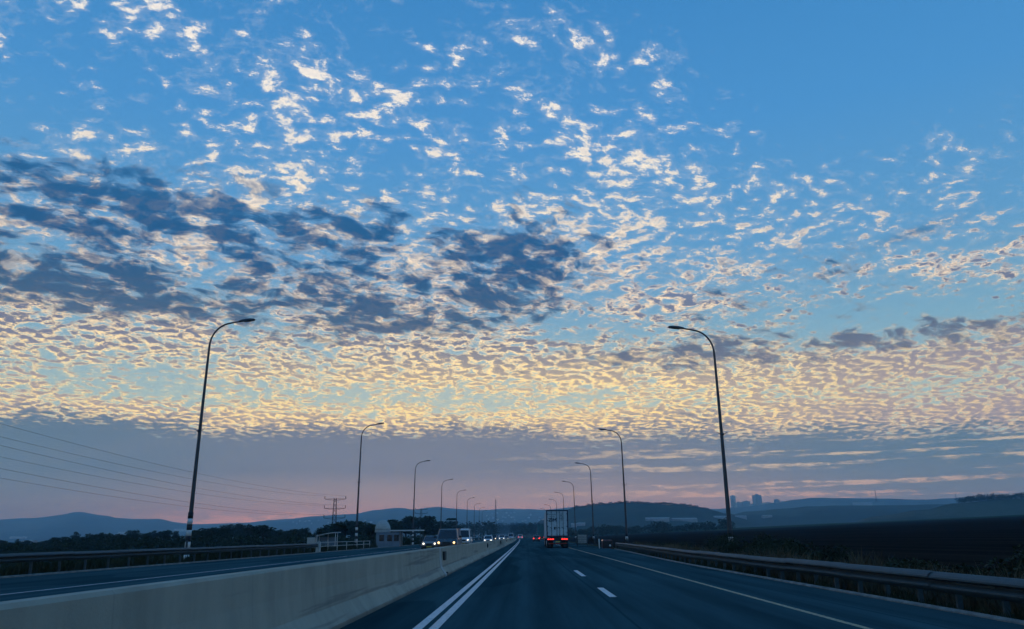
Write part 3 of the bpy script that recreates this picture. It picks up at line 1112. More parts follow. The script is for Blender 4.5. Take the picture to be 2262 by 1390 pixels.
TV = {}
for kind, n in (('round', 4), ('tall', 3), ('cypress', 1), ('palm', 1)):
    TV[kind] = [tree_meshes(kind, 11 + 7 * i + len(kind)) for i in range(n)]


ORD = ['first', 'second', 'third', 'fourth', 'fifth', 'sixth', 'seventh', 'eighth', 'ninth', 'tenth', 'eleventh', 'twelfth', 'thirteenth', 'fourteenth',
       'fifteenth', 'sixteenth', 'seventeenth', 'eighteenth', 'nineteenth', 'twentieth', 'twenty-first', 'twenty-second', 'twenty-third', 'twenty-fourth',
       'twenty-fifth', 'twenty-sixth', 'twenty-seventh', 'twenty-eighth', 'twenty-ninth', 'thirtieth']
ROW = {}


def tree(kind, px, py_top, Y, label, group, leaf='leaf_a', spread=1.0):
    """a tree at depth Y in direction px whose crown top shows at py_top"""
    top = at(px, py_top, Y)
    z0 = ground_z(top.x, Y)
    H = {'round': 7.0, 'tall': 10.0, 'cypress': 9.0, 'palm': 8.0}[kind] * 0.97
    s = max(0.25, (top.z - z0) / H)
    t = empty(kind + '_tree' if kind not in ('round', 'tall') else 'tree', (top.x, Y, z0), rnd.uniform(0, 6.28))
    w = s * spread * rnd.uniform(0.92, 1.15)
    t.scale = (w, w, s)
    if group:                                                # counted from the left within its row
        ROW[group] = ROW.get(group, -1) + 1
        label += ', ' + ORD[ROW[group]] + ' from left'
    tag(t, label, 'tree', group)
    v = TV[kind][rnd.randrange(len(TV[kind]))]
    a = link('trunk', v[0], M['bark'], t)
    b = link('crown', v[1], None, t)
    if not v[1].materials:
        v[1].materials.append(M[leaf])
    return t


# the dark row behind the left guardrail, from the frame's edge to the bus shelter
def top_line(px, pts):
    for (a, b), (c, d) in zip(pts, pts[1:]):
        if a <= px <= c:
            return b + (d - b) * (px - a) / (c - a)
    return pts[-1][1]


rowL = [(-60, 1190), (0, 1194), (30, 1193), (75, 1196), (100, 1190), (140, 1182), (180, 1180), (240, 1178), (330, 1174), (400, 1174), (425, 1176), (470, 1166), (500, 1162), (530, 1158), (555, 1164), (575, 1158), (600, 1166), (640, 1168), (680, 1166), (700, 1162)]
spans = [(-40, 95, 26, 330, 'low dark tree in the far-left row below the mountain', 'low trees at the far left'),
         (105, 400, 24, 300, 'dark tree in the wood before the striped lamp post', 'trees before the striped lamp post'),
         (425, 515, 22, 250, 'dark rounded tree just past the striped lamp post', 'trees just past the striped lamp post'),
         (530, 690, 23, 270, 'dark tree under the power line, short of the bus shelter', 'trees under the power line')]
for a, b, st, Y, lab, grp in spans:
    px = a
    while px < b:
        yj = Y * rnd.uniform(0.8, 1.15)
        k_ = 'round' if rnd.random() < 0.6 else 'tall'
        tree(k_, px, top_line(px, rowL) + (rnd.uniform(-2, 9) if k_ == 'round' else rnd.uniform(-8, 3)), yj, lab, grp, spread=1.7 if k_ == 'round' else 1.25)
        px += st * rnd.uniform(0.40, 0.75)
for px, py, Y in ((716, 1160, 214), (735, 1153, 210), (757, 1150, 215), (778, 1150, 220), (800, 1151, 212), (822, 1156, 205), (838, 1158, 214)):
    tree('round', px, py, Y, 'dark rounded tree behind the bus shelter, below the pylon', 'trees behind the bus shelter', spread=1.35)
for px, py, Y in ((862, 1152, 300), (878, 1147, 310), (897, 1140, 320), (918, 1139, 318), (938, 1139, 316), (957, 1143, 312), (975, 1149, 305), (992, 1150, 320), (1005, 1149, 330)):
    tree('round' if px < 960 else 'tall', px, py, Y, 'big dark tree behind the domed kiosk and the oncoming van', 'trees behind the domed kiosk', spread=1.3)
tree('palm', 999, 1142, 335, 'slender palm rising above the wood left of the fourth lamp', None)
tree('palm', 300, 1172, 315, 'short palm poking out of the dark wood left of the striped lamp post', None)


def far_wood(name, label, spots, n, leaf, size):
    blobs = []
    r = random.Random(len(spots))
    for p, h, w in spots:
        blobs.append((p.x, p.y, p.z + h * 0.55, w, w, h * 0.5))
        blobs.append((p.x + r.uniform(-w, w) * 0.5, p.y, p.z + h * 0.8, w * 0.6, w * 0.6, h * 0.26))
    vs, fs = leaf_cloud(blobs, n, size, 5)
    return tag(MB().add(vs, fs).build(name, M[leaf]), label, 'wood', kind='stuff')


sp = []
for px in range(-120, 1000, 7):                              # scrub under and before the rows of trees
    for Y in (170, 235):
        p = at(px, 1190, Y * rnd.uniform(0.9, 1.1)); p.z = ground_z(p.x, p.y) - 0.3
        if p.x < bend(p.y) - 24: sp.append((p, rnd.uniform(1.6, 3.0) * (0.6 if px < 120 else 1.0), rnd.uniform(1.2, 2.2)))
far_wood('scrub', 'dark scrub filling the ground under the left rows of trees', sp, 26000, 'leaf_a', 0.30)
sp = []
for px in range(1010, 1098, 3):
    p = at(px, 1185, 760 + rnd.uniform(-60, 60)); p.z = -0.3
    sp.append((p, 13.5 + rnd.uniform(-2.0, 1.5), rnd.uniform(3.5, 5.5)))
for px in range(1090, 1216, 3):
    p = at(px, 1185, 900 + rnd.uniform(-60, 60)); p.z = -0.3
    if p.x > bend(p.y) + 12: sp.append((p, 15.0 + rnd.uniform(-2.0, 1.5), rnd.uniform(4, 6)))
    q = at(px, 1185, 1500 + rnd.uniform(-60, 60)); q.z = -0.3
    sp.append((q, 25.0 + rnd.uniform(-4, 2), rnd.uniform(7, 10)))
far_wood('far_wood', 'dark green far-off wood closing the end of the road', sp, 26000, 'leaf_a', 0.85)
sp = []
for px in range(1215, 1620, 5):
    for Y, base in ((700, 0.0),):
        p = at(px, 1183, Y + rnd.uniform(-120, 160)); p.z = ground_z(p.x, p.y) - 0.5
        if rnd.random() < 0.75: sp.append((p, rnd.uniform(3.5, 8.5), rnd.uniform(4, 8)))
far_wood('hedgerows', 'dark hedgerows between the fields at the foot of the wooded hill', sp, 12000, 'leaf_a', 0.8)
sp = []
for px in range(1268, 1572, 4):                              # crest of the wooded hill
    cy_ = top_line(px, [(1130, 1178), (1235, 1132), (1270, 1122), (1320, 1116), (1380, 1112), (1480, 1115), (1530, 1120), (1570, 1127), (1720, 1156)])
    p = at(px, cy_ + 2.5, 1895 + rnd.uniform(-25, 5))
    sp.append((p, rnd.uniform(4.0, 8.5), rnd.uniform(4, 7)))
far_wood('crest_trees', 'scrubby wood along the crest of the wooded hill', sp, 9000, 'leaf_b', 1.2)
sp = []
for px in range(2120, 2420, 4):                              # dark copse on the skyline to the right
    cy_ = top_line(px, [(2100, 1113), (2110, 1112), (2200, 1104), (2320, 1099), (2460, 1097)])
    p = at(px, cy_ + 1.5, 1140 + rnd.uniform(-30, 20))
    sp.append((p, (8.0 if px > 2140 else 6.5) + rnd.uniform(-2.5, 2.5), rnd.uniform(4, 7)))
far_wood('skyline_copse', 'dark copse on the skyline above the ploughed field', sp, 9000, 'leaf_a', 0.9)

def shrub(px, Y, w, h, n, seed, label, leaf='bush'):
    p = at(px, 1185, Y)
    z0 = ground_z(p.x, Y)
    r = random.Random(seed)
    t = empty('shrub', (p.x, Y, z0))
    tag(t, label, 'shrub')
    blobs = [(r.uniform(-.6, .6) * w, r.uniform(-.5, .5) * w, h * r.uniform(0.25, 0.62), w * r.uniform(.3, .5), w * r.uniform(.3, .5), h * r.uniform(.25, .4)) for _ in range(9)]
    vs, fs = leaf_cloud(blobs, n, 0.05, seed)
    MB().add(vs, fs).build('foliage', M[leaf], t)
    st = MB()
    for b in blobs:
        st.tube([(0, 0, -0.2), (b[0] * 0.5, b[1] * 0.5, b[2] * 0.6), (b[0], b[1], b[2])], [0.03, 0.02, 0.008], 5)
    st.build('stems', M['bark'], t)
    return t


shrub(1650, 38, 1.9, 1.75, 5200, 1, 'dark leafy shrub hiding the foot of the right-hand lamp post')
shrub(1590, 47, 1.8, 1.6, 3400, 2, 'small dark shrub just left of the right-hand lamp foot')
shrub(1740, 31, 1.6, 1.35, 4200, 3, 'low dark shrub nearer than the lamp foot, behind the right guardrail')
shrub(2250, 15.5, 0.95, 1.35, 4600, 4, 'twiggy shrub behind the guardrail at the right edge', 'weed')
shrub(1820, 27, 1.3, 1.1, 3200, 7, 'rounded shrub in the grass right of the lamp foot')
shrub(1480, 62, 1.8, 1.3, 2400, 8, 'low dark shrub behind the guardrail far short of the lamp foot')
shrub(1700, 35, 1.5, 1.5, 4200, 9, 'dark rounded bush just right of the lamp foot')
shrub(1960, 23, 1.1, 0.85, 2600, 10, 'low spreading shrub among dry grass, midway to the right edge', 'weed')
shrub(2090, 21, 0.8, 0.75, 2000, 6, 'low shrub in dry grass short of the right edge')
pb = at(625, 1195, 150)
shrub(628, 150, 4.2, 3.4, 4000, 5, 'large dark bush short of the bus shelter')


def grass(name, label, area, n, hmin, hmax, mat, seed):
    r = random.Random(seed)
    vs, fs = [], []
    for _ in range(n):
        x, y = area(r)
        cl = 0.55 + 0.9 * max(0.0, mnoise.noise(Vector((x * 0.7, y * 0.35, seed))) + 0.35)
        h = r.uniform(hmin, hmax) * cl
        a = r.uniform(0, PI)
        w = 0.012 + 0.00055 * y
        lx, ly = r.gauss(0, 0.22) * h, r.gauss(0, 0.22) * h
        z = ground_z(x, y) - 0.03
        dx, dy = math.cos(a) * w, math.sin(a) * w
        k = len(vs)
        vs += [(x - dx, y - dy, z), (x + dx, y + dy, z), (x + lx * 0.5 + dx * .6, y + ly * 0.5 + dy * .6, z + h * 0.6), (x + lx * 0.5 - dx * .6, y + ly * 0.5 - dy * .6, z + h * 0.6), (x + lx * 1.3, y + ly * 1.3, z + h)]
        fs += [(k, k + 1, k + 2, k + 3), (k + 3, k + 2, k + 4)]
    return tag(MB().add(vs, fs).build(name, M[mat]), label, 'grass', kind='stuff')


def ar_right(r):
    y = 5 + 75 * r.random() ** 1.7
    return x_rail(y) + 0.5 + abs(r.gauss(0, 1.7)), y


def ar_rail(r):
    y = 4 + 76 * r.random() ** 1.5
    return x_right(y) + r.uniform(0.20, 0.85), y


def ar_left(r):
    y = 18 + 90 * r.random() ** 1.3
    return -19.95 - abs(r.gauss(0, 1.4)), y


grass('dry_grass', 'tall dry grass along the edge of the dark field', ar_right, 38000, 0.30, 0.80, 'grass', 31)
grass('weeds', 'green weeds along the foot of the right guardrail', ar_rail, 9000, 0.06, 0.30, 'weed', 32)
grass('left_weeds', 'dark weeds behind the left guardrail', ar_left, 16000, 0.25, 0.75, 'weed', 33)

# ------------------------------------------------------------------ far buildings
def block(name, label, px0, px1, pyt, pyb, Y, mat, depth=None, roof='box', group=None, cat='building', storeys=0):
    if Y < 3500: Y = land((px0 + px1) / 2, pyb).y
    a, b = at(px0, pyt, Y), at(px1, pyt, Y)
    zb = at((px0 + px1) / 2, pyb, Y).z
    w, h = b.x - a.x, a.z - zb
    d = depth or w
    t = empty(name, ((a.x + b.x) / 2, Y, zb), rnd.uniform(-0.25, 0.25))
    tag(t, label, cat, group)
    MB().box(-w / 2, w / 2, -d / 2, d / 2, -(45.0 if Y > 4000 and storeys else max(3.0, d * 0.3)), h).build('wall', M[mat], t)
    if roof == 'box':
        MB().box(-w * 0.2, w * 0.18, -d * 0.2, d * 0.2, h + 0.005, h * 1.0 + max(1.0, h * 0.09)).build('roof_housing', M[mat], t)
    elif roof == 'gable':
        MB().add([(-w / 2 - .4, -d / 2 - .4, h), (w / 2 + .4, -d / 2 - .4, h), (w / 2 + .4, d / 2 + .4, h), (-w / 2 - .4, d / 2 + .4, h), (-w / 2 - .4, 0, h + min(d * .16, h * .6)), (w / 2 + .4, 0, h + min(d * .16, h * .6))],
                 [(0, 1, 5, 4), (2, 3, 4, 5), (1, 2, 5), (3, 0, 4), (0, 3, 2, 1)]).build('roof', M['roof_dull'], t)
    if storeys:
        wm = MB().box(-w * 0.06, w * 0.06, -0.25, 0.0, -h / storeys * 0.28, h / storeys * 0.28).mesh('window')
        for i in range(storeys):
            for q in range(4):
                o = link('window', wm, M['dark_glass'], t)
                o.location = (-w * 0.36 + q * w * 0.24, -d / 2 + 0.02, h * (i + 0.55) / storeys)
    return t


block('tower_block', 'tallest tower block of the hazy town on the right', 1664, 1679, 1094, 1121, 5200, 'wall_grey', storeys=9)
block('tower_block', 'slim tower block peeking out beside the right-hand lamp post', 1613, 1624, 1096, 1122, 5220, 'wall_pale', storeys=8)
block('apartment_block', 'mid-height apartment block just left of the tallest tower', 1640, 1655, 1108, 1126, 5150, 'wall_grey', storeys=5)
block('apartment_block', 'pale stepped apartment block right of the lamp post', 1625, 1637, 1110, 1128, 5160, 'wall_pale', storeys=5)
block('apartment_block', 'pale low block at the foot of the tallest tower', 1656, 1672, 1114, 1130, 5100, 'wall_pale', storeys=4)
block('apartment_block', 'wide pale block right of the tallest tower', 1684, 1706, 1111, 1126, 5140, 'wall_pale', storeys=4)
block('tower_block', 'grey tower block standing right of the wide pale block', 1711, 1720, 1104, 1122, 5180, 'wall_grey', storeys=7)
block('apartment_block', 'grey block beside the ridge, second from the town\'s end', 1724, 1736, 1108, 1121, 5200, 'wall_pale', storeys=4)
block('apartment_block', 'last low block at the right end of the town', 1742, 1756, 1107, 1120, 5250, 'wall_grey', storeys=4)
shed = [(1426, 1478, 1146, 1151, 'long pale warehouse at the foot of the wooded hill'), (1482, 1539, 1147, 1151, 'long white shed right of the pale warehouse'),
        (1577, 1612, 1142, 1146, 'white-roofed shed just left of the right-hand lamp post'), (1624, 1648, 1141, 1144, 'white-roofed shed just right of the right-hand lamp post'),
        (1684, 1704, 1140, 1144, 'small pale farmhouse on the low green hill'), (1262, 1274, 1159, 1164, 'small white shed right of the container truck'),
        (1276, 1292, 1157, 1161, 'second white shed right of the container truck'), (1884, 1926, 1111, 1116, 'pale cluster house on the far right slope')]
for a, b, c, d, lab in shed:
    block('shed', lab, a, b, c, d, 1150 if a < 1600 else (1400 if a < 1850 else 2250), 'wall_grey', 14, 'gable', 'pale sheds in the valley')
for a, b, c, d, lab in ((22, 60, 1186, 1190, 'long pale greenhouse below the mountain at the far left'), (55, 76, 1196, 1200, 'short pale greenhouse above the far-left trees'),
                        (262, 290, 1176, 1181, 'pale shed roof showing above the dark wood at left'), (385, 420, 1169, 1174, 'pale shed roof just left of the striped lamp post')):
    block('greenhouse', lab, a, b, c, d, 900, 'wall_pale', 14, 'gable', 'pale roofs beyond the dark wood')
r2 = random.Random(3)
for k in range(44):                                          # a hillside town, too far to tell one house from the next
    px = r2.uniform(1070, 1235) if k < 30 else r2.uniform(640, 820)
    py = r2.uniform(1133, 1152) if k < 30 else r2.uniform(1150, 1160)
    w = r2.uniform(2, 4.5)
    block('hillside_house', 'pale house of the hazy hillside town behind the wood' if k < 30 else 'pale house on the mountain foot behind the pylon',
          px, px + w, py - r2.uniform(1.4, 3), py, 100, r2.choice(['wall_pale', 'wall_grey', 'wall_pale']), None, 'box',
          'houses of the hillside town' if k < 30 else 'houses on the mountain foot', 'house')


def mast(px, pyt, pyb, Y, w, label):
    p0, p1 = at(px, pyb, Y), at(px, pyt, Y)
    H = p1.z - p0.z + 6
    t = empty('lattice_mast', (p0.x, Y, p0.z - 6))
    tag(t, label, 'mast')
    for a in (0.5, 2.6, 4.7):
        MB().tube([(math.cos(a) * w, math.sin(a) * w, 0), (math.cos(a) * w * 0.35, math.sin(a) * w * 0.35, H)], w * 0.13, 5).build('leg', M['steel_dark'], t)
    br = MB()
    for i in range(10):
        f, g = i / 10, (i + 1) / 10
        for a, c in ((0.5, 2.6), (2.6, 4.7), (4.7, 0.5)):
            wa, wb = w * (1 - 0.65 * f), w * (1 - 0.65 * g)
            br.tube([(math.cos(a) * wa, math.sin(a) * wa, H * f), (math.cos(c) * wb, math.sin(c) * wb, H * g)], w * 0.07, 4)
    br.build('bracing', M['steel_dark'], t)
    MB().tube([(0, 0, H), (0, 0, H * 1.08)], w * 0.1, 5).build('antenna', M['steel_dark'], t)


mast(1095, 1104, 1150, 1650, 2.0, 'thin lattice mast above the far wood between the lamp rows')
mast(1936, 1083, 1106, 2600, 2.4, 'thin lattice mast on the skyline right of the town')
mast(2112, 1090, 1102, 3300, 2.2, 'faint mast on the skyline left of the dark copse')
mast(1410, 1104, 1116, 1880, 1.4, 'short water-tower mast on the crest of the wooded hill')

# ------------------------------------------------------------------ bus shelter, kiosk, roadside fence
p0 = at(688, 1206, 128)
t = empty('bus_shelter', (p0.x + 2.0, 128, ground_z(p0.x, 128)))
tag(t, 'bus shelter with slanted white roof beyond the left guardrail', 'bus shelter')
rings = []
for i in range(7):
    f = i / 6
    x = -1.2 + 3.6 * f
    z = 2.05 + 0.55 * math.sin(f * 1.5)
    rings.append([(x, -0.9, z), (x, 0.9, z), (x, 0.9, z + 0.10), (x, -0.9, z + 0.10)])
MB().loft(rings).build('roof', M['roof_white'], t)
for x, y in ((-1.0, -0.7), (1.9, -0.7), (-1.0, 0.7), (1.9, 0.7), (0.4, 0.7)):
    MB().tube([(x, y, -0.2), (x, y, 2.3 + 0.1 * (x + 1))], 0.05, 6).build('post', M['white'], t)
for x0 in (-0.95, 0.47):
    MB().box(x0, x0 + 1.36, 0.68, 0.71, 0.35, 1.9).build('glass_panel', M['wall_blue'], t)
MB().box(-0.8, 1.7, 0.1, 0.5, 0.42, 0.48).build('bench', M['white'], t)
MB().box(-2.6, -1.3, -0.5, 0.6, -0.2, 1.9).build('side_cabin', M['wall_pale'], t)

pk = at(872, 1206, 122)
t = empty('kiosk', (pk.x, 122, ground_z(pk.x, 122)))
tag(t, 'blue-grey roadside kiosk with a pale dome and flat white canopy', 'kiosk')
MB().box(-2.6, 0.9, -1.5, 1.5, -0.2, 2.15).build('wall', M['wall_blue'], t)
for x in (-1.75, -0.55, 0.45):
    MB().box(x - 0.36, x + 0.36, -1.54, -1.5, 0.9, 1.8).build('window', M['dark_glass'], t)
dome = []
for i in range(8):
    a = i / 7 * PI / 2
    rr, zz = 1.18 * math.cos(a) + 0.02, 2.45 + 1.55 * math.sin(a)
    dome.append([(-1.9 + rr * math.cos(k * PI / 8), rr * math.sin(k * PI / 8), zz) for k in range(16)])
MB().tube([(-1.9, 0, 2.15), (-1.9, 0, 2.46)], 1.2, 16).build('drum', M['pale_concrete'], t)
MB().loft(dome, smooth=True).build('dome', M['pale_concrete'], t)
MB().box(-0.55, 4.2, -1.7, 1.7, 2.32, 2.5).build('canopy', M['roof_white'], t)
for x, y in ((1.2, -1.5), (4.0, -1.5), (4.0, 1.5), (2.6, -1.5)):
    MB().tube([(x, y, -0.2), (x, y, 2.32)], 0.07, 6).build('post', M['galv'], t)

pf = at(1298, 1208, 100)
t = empty('roadside_fence', (pf.x, 100, ground_z(pf.x, 100)))
tag(t, 'low pipe fence with a pale mesh panel right of the container truck', 'fence')
for x in (-1.25, 0.0, 1.32):
    MB().tube([(x, 0, -0.2), (x, 0, 1.62)], 0.045, 6).build('post', M['galv'], t)
for z in (1.6, 0.35):
    MB().tube([(-2.6, 0, z), (1.32, 0, z)], 0.035, 6).build('rail', M['galv'], t)
MB().box(-1.16, -0.09, -0.02, 0.02, 0.5, 1.5).build('mesh_panel', M['pale_concrete'], t)
for i in range(5):
    MB().box(-1.16, -0.09, -0.035, -0.022, 0.52 + i * 0.2, 0.56 + i * 0.2).build('slat', M['galv'], t)
pc = at(1345, 1205, 84)
t = empty('crash_cushion', (pc.x, 84.5, 0))
tag(t, 'dark crash cushion with white reflector where the right guardrail begins', 'crash cushion')
MB().bbox(-0.55, 0.45, 0.4, 1.9, -0.15, 0.85, 0.08).build('body', M['car_red'], t)
MB().bbox(-0.5, 0.4, 0.28, 0.42, 0.05, 0.75, 0.03).build('nose', M['black'], t)
MB().box(0.12, 0.3, 0.25, 0.283, 0.2, 0.38).build('reflector', M['white'], t)
MB().tube([(-0.95, 0, -0.1), (-0.95, 0, 0.95)], 0.05, 8).build('marker_post', M['white'], t)

# ------------------------------------------------------------------ vehicles (front towards -Y)
def wheel(parent, x, y, r, w):
    o = MB().cyl((0, 0, 0), r, w, 'x', 20).build('wheel', M['rubber'], parent, (x, y, r))
    s = 1 if x > 0 else -1
    MB().cyl((s * (w / 2 + 0.006), 0, 0), r * 0.62, 0.02, 'x', 14).build('rim', M['rim'], o)
    return o


SPEC = {   # length, width, height, bonnet height, belt height, screen foot y, screen top y, roof end y, tail top y
    'saloon': (4.5, 1.78, 1.46, 0.86, 0.96, 1.20, 2.00, 3.35, 4.10),
    'hatch': (4.0, 1.74, 1.50, 0.88, 0.98, 1.05, 1.85, 3.40, 3.90),
    'suv': (4.6, 1.86, 1.72, 1.05, 1.10, 1.20, 1.95, 4.00, 4.50),
    'van': (5.0, 1.95, 1.98, 1.12, 1.22, 0.75, 1.55, 4.75, 4.95),
    'minibus': (6.0, 2.0, 2.45, 1.12, 1.30, 0.70, 1.45, 5.80, 5.95),
    'pickup': (5.2, 1.88, 1.80, 1.10, 1.15, 1.35, 2.05, 3.30, 3.65),
}


def vehicle(kind, loc, rz, paint, label, lights='head', cat=None, group=None, lamp='headlight', roofbar=False, cabpaint=None):
    L, W, H, hb, belt, s0, s1, r1, r2 = SPEC[kind]
    t = empty({'saloon': 'car', 'hatch': 'car', 'suv': 'car', 'van': 'van', 'minibus': 'minibus', 'pickup': 'pickup_truck'}[kind], loc, rz)
    tag(t, label, cat or {'van': 'van', 'minibus': 'minibus', 'pickup': 'pickup'}.get(kind, 'car'), group)
    w = W / 2
    zb = 0.24

    def ring(y, zt, k=1.0, zl=zb):
        zm = zl + (zt - zl) * 0.55
        return [(-w * k * 0.90, y, zl), (-w * k * 0.985, y, zl + 0.12), (-w * k, y, zm), (-w * k * 0.95, y, zt - 0.05), (-w * k * 0.86, y, zt),
                (w * k * 0.86, y, zt), (w * k * 0.95, y, zt - 0.05), (w * k, y, zm), (w * k * 0.985, y, zl + 0.12), (w * k * 0.90, y, zl)]
    st = [ring(0.0, hb * 0.62, 0.88, 0.30), ring(0.10, hb * 0.82, 0.95), ring(0.35, hb * 0.95, 0.99), ring(s0, hb + 0.04), ring(L * 0.5, belt), ring(r1, belt), ring(L - 0.25, belt - 0.02, 0.99), ring(L - 0.05, belt - 0.08, 0.95), ring(L, belt - 0.3, 0.90, 0.32)]
    MB().loft(st).build('body', paint, t)
    wr = w * 0.80
    cz = belt - 0.04

    def cr(y0, y1, f):   # cabin ring leaning between the foot line and the roof line
        y = y0 + (y1 - y0) * f
        return y
    cab = MB()
    foot = [(-w * 0.93, s0, hb), (-w * 0.93, (s0 + s1) / 2 + 0.2, cz), (-w * 0.93, r1, cz), (-w * 0.90, r2, cz), (w * 0.90, r2, cz), (w * 0.93, r1, cz), (w * 0.93, (s0 + s1) / 2 + 0.2, cz), (w * 0.93, s0, hb)]
    top = [(-wr * 0.94, s1, H - 0.05), (-wr, s1 + 0.25, H - 0.02), (-wr, r1 - 0.15, H - 0.02), (-wr * 0.92, r1 + (r2 - r1) * 0.25, H - 0.07), (wr * 0.92, r1 + (r2 - r1) * 0.25, H - 0.07), (wr, r1 - 0.15, H - 0.02), (wr, s1 + 0.25, H - 0.02), (wr * 0.94, s1, H - 0.05)]
    crown = [(x * 0.86, y + (0.12 if y < 2.2 else -0.12), H) for x, y, z in top]
    cab.loft([foot, top, crown])
    cab.build('cabin', cabpaint or paint, t)

    def between(a, b, f):
        return Vector(a).lerp(Vector(b), f)

    def glass(name, A, B, C_, D_, m=0.06, off=(0, 0, 0)):
        """pane inside quad A B (foot) C D (top), a little proud of the cabin"""
        o = Vector(off)
        P = lambda u, v: between(between(A, B, u), between(D_, C_, u), v) + o
        a, b, c, d = P(m, 0.08), P(1 - m, 0.08), P(1 - m, 0.93), P(m, 0.93)
        n = (b - a).cross(d - a).normalized() * 0.012
        mb = MB()
        mb.add([a, b, c, d, a + n, b + n, c + n, d + n], [(4, 5, 6, 7), (0, 1, 5, 4), (1, 2, 6, 5), (2, 3, 7, 6), (3, 0, 4, 7)])
        return mb.build(name, M['dark_glass'], t)
    glass('windscreen', foot[0], foot[7], top[7], top[0], 0.05)
    glass('rear_window', foot[4], foot[3], top[3], top[4], 0.08)
    glass('side_window', foot[2], foot[1], top[1], top[2], 0.04)
    glass('side_window', foot[6], foot[5], top[5], top[6], 0.04)
    for s in (-1, 1):
        lz = hb * 0.76
        MB().cyl((s * w * 0.66, 0.0, lz), 0.085, 0.14, 'y', 14).build('headlight', M[lamp] if lights == 'head' else M['lens_off'], t)
        tz = belt - 0.22
        MB().bbox(s * w * 0.76 - 0.13, s * w * 0.76 + 0.13, L - 0.12, L + 0.02, tz - 0.12, tz + 0.10, 0.03).build('tail_light', M['tail'] if lights == 'tail' else M['red_plastic'], t)
        MB().bbox(s * (w + 0.11) - 0.10, s * (w + 0.11) + 0.10, s1 - 0.42, s1 - 0.26, belt + 0.02, belt + 0.20, 0.03).build('mirror', M['plastic'], t)
        wheel(t, s * (w - 0.11), 0.78, 0.33, 0.22)
        wheel(t, s * (w - 0.11), L - 0.85, 0.33, 0.22)
    MB().bbox(-w * 0.36, w * 0.36, -0.03, 0.06, hb * 0.56, hb * 0.80, 0.02).build('grille', M['plastic'], t)
    MB().bbox(-w * 0.92, w * 0.92, -0.06, 0.16, 0.25, 0.44, 0.05).build('bumper', M['plastic'], t)
    MB().bbox(-w * 0.92, w * 0.92, L - 0.14, L + 0.05, 0.28, 0.50, 0.05).build('bumper', M['plastic'], t)
    MB().box(-0.26, 0.26, -0.075, -0.062, 0.30, 0.41).build('number_plate', M['plate'], t)
    MB().box(-0.26, 0.26, L + 0.052, L + 0.062, 0.52, 0.63).build('number_plate', M['plate'], t)
    if roofbar:
        MB().bbox(-wr * 0.8, wr * 0.8, s1 + 0.4, s1 + 0.75, H + 0.002, H + 0.14, 0.03).build('roof_unit', paint, t)
    return t


def lane_x(x, y):
    return x + bend(y)


vehicle('van', (lane_x(-6.75, 68), 68, 0), 0, M['car_black'], 'black van with a lit headlight, nearest of the oncoming traffic beyond the barrier', cabpaint=M['car_grey'])
vehicle('saloon', (lane_x(-10.1, 84), 84, 0), 0, M['car_grey'], 'low dark car with bright headlights half hidden left of the black van', lamp='headlight_cool')
vehicle('minibus', (lane_x(-9.85, 128), 128, 0), 0, M['car_white'], 'tall white minibus right behind the black van', lamp='headlight_cool', roofbar=True)
vehicle('hatch', (lane_x(-7.0, 150), 150, 0), 0, M['car_white'], 'white hatchback oncoming between the white minibus and a dark pickup', lamp='headlight_cool')
vehicle('suv', (lane_x(-8.1, 205), 205, 0), 0, M['car_black'], 'dark off-roader oncoming just behind the white hatchback', lamp='headlight_cool')
vehicle('suv', (lane_x(-6.6, 232), 232, 0), 0, M['car_white'], 'small white car with two headlights, right of the dark off-roader', lamp='headlight_cool')
vehicle('saloon', (lane_x(-5.9, 262), 262, 0), 0, M['car_grey'], 'faint grey car oncoming behind the small white car', lamp='headlight_cool')
vehicle('minibus', (lane_x(-4.7, 290), 290, 0), 0, M['car_white'], 'wide white bus-like van farthest along the oncoming lane', lights='none')
vehicle('van', (lane_x(-1.2, 330), 330, 0), PI, M['car_white'], 'white van far ahead in the left lane with tail lamps', lights='tail')
vehicle('hatch', (lane_x(2.75, 199), 199, 0), PI, M['car_grey'], 'grey car with red brake lights ahead of the container truck, to its left', lights='tail')


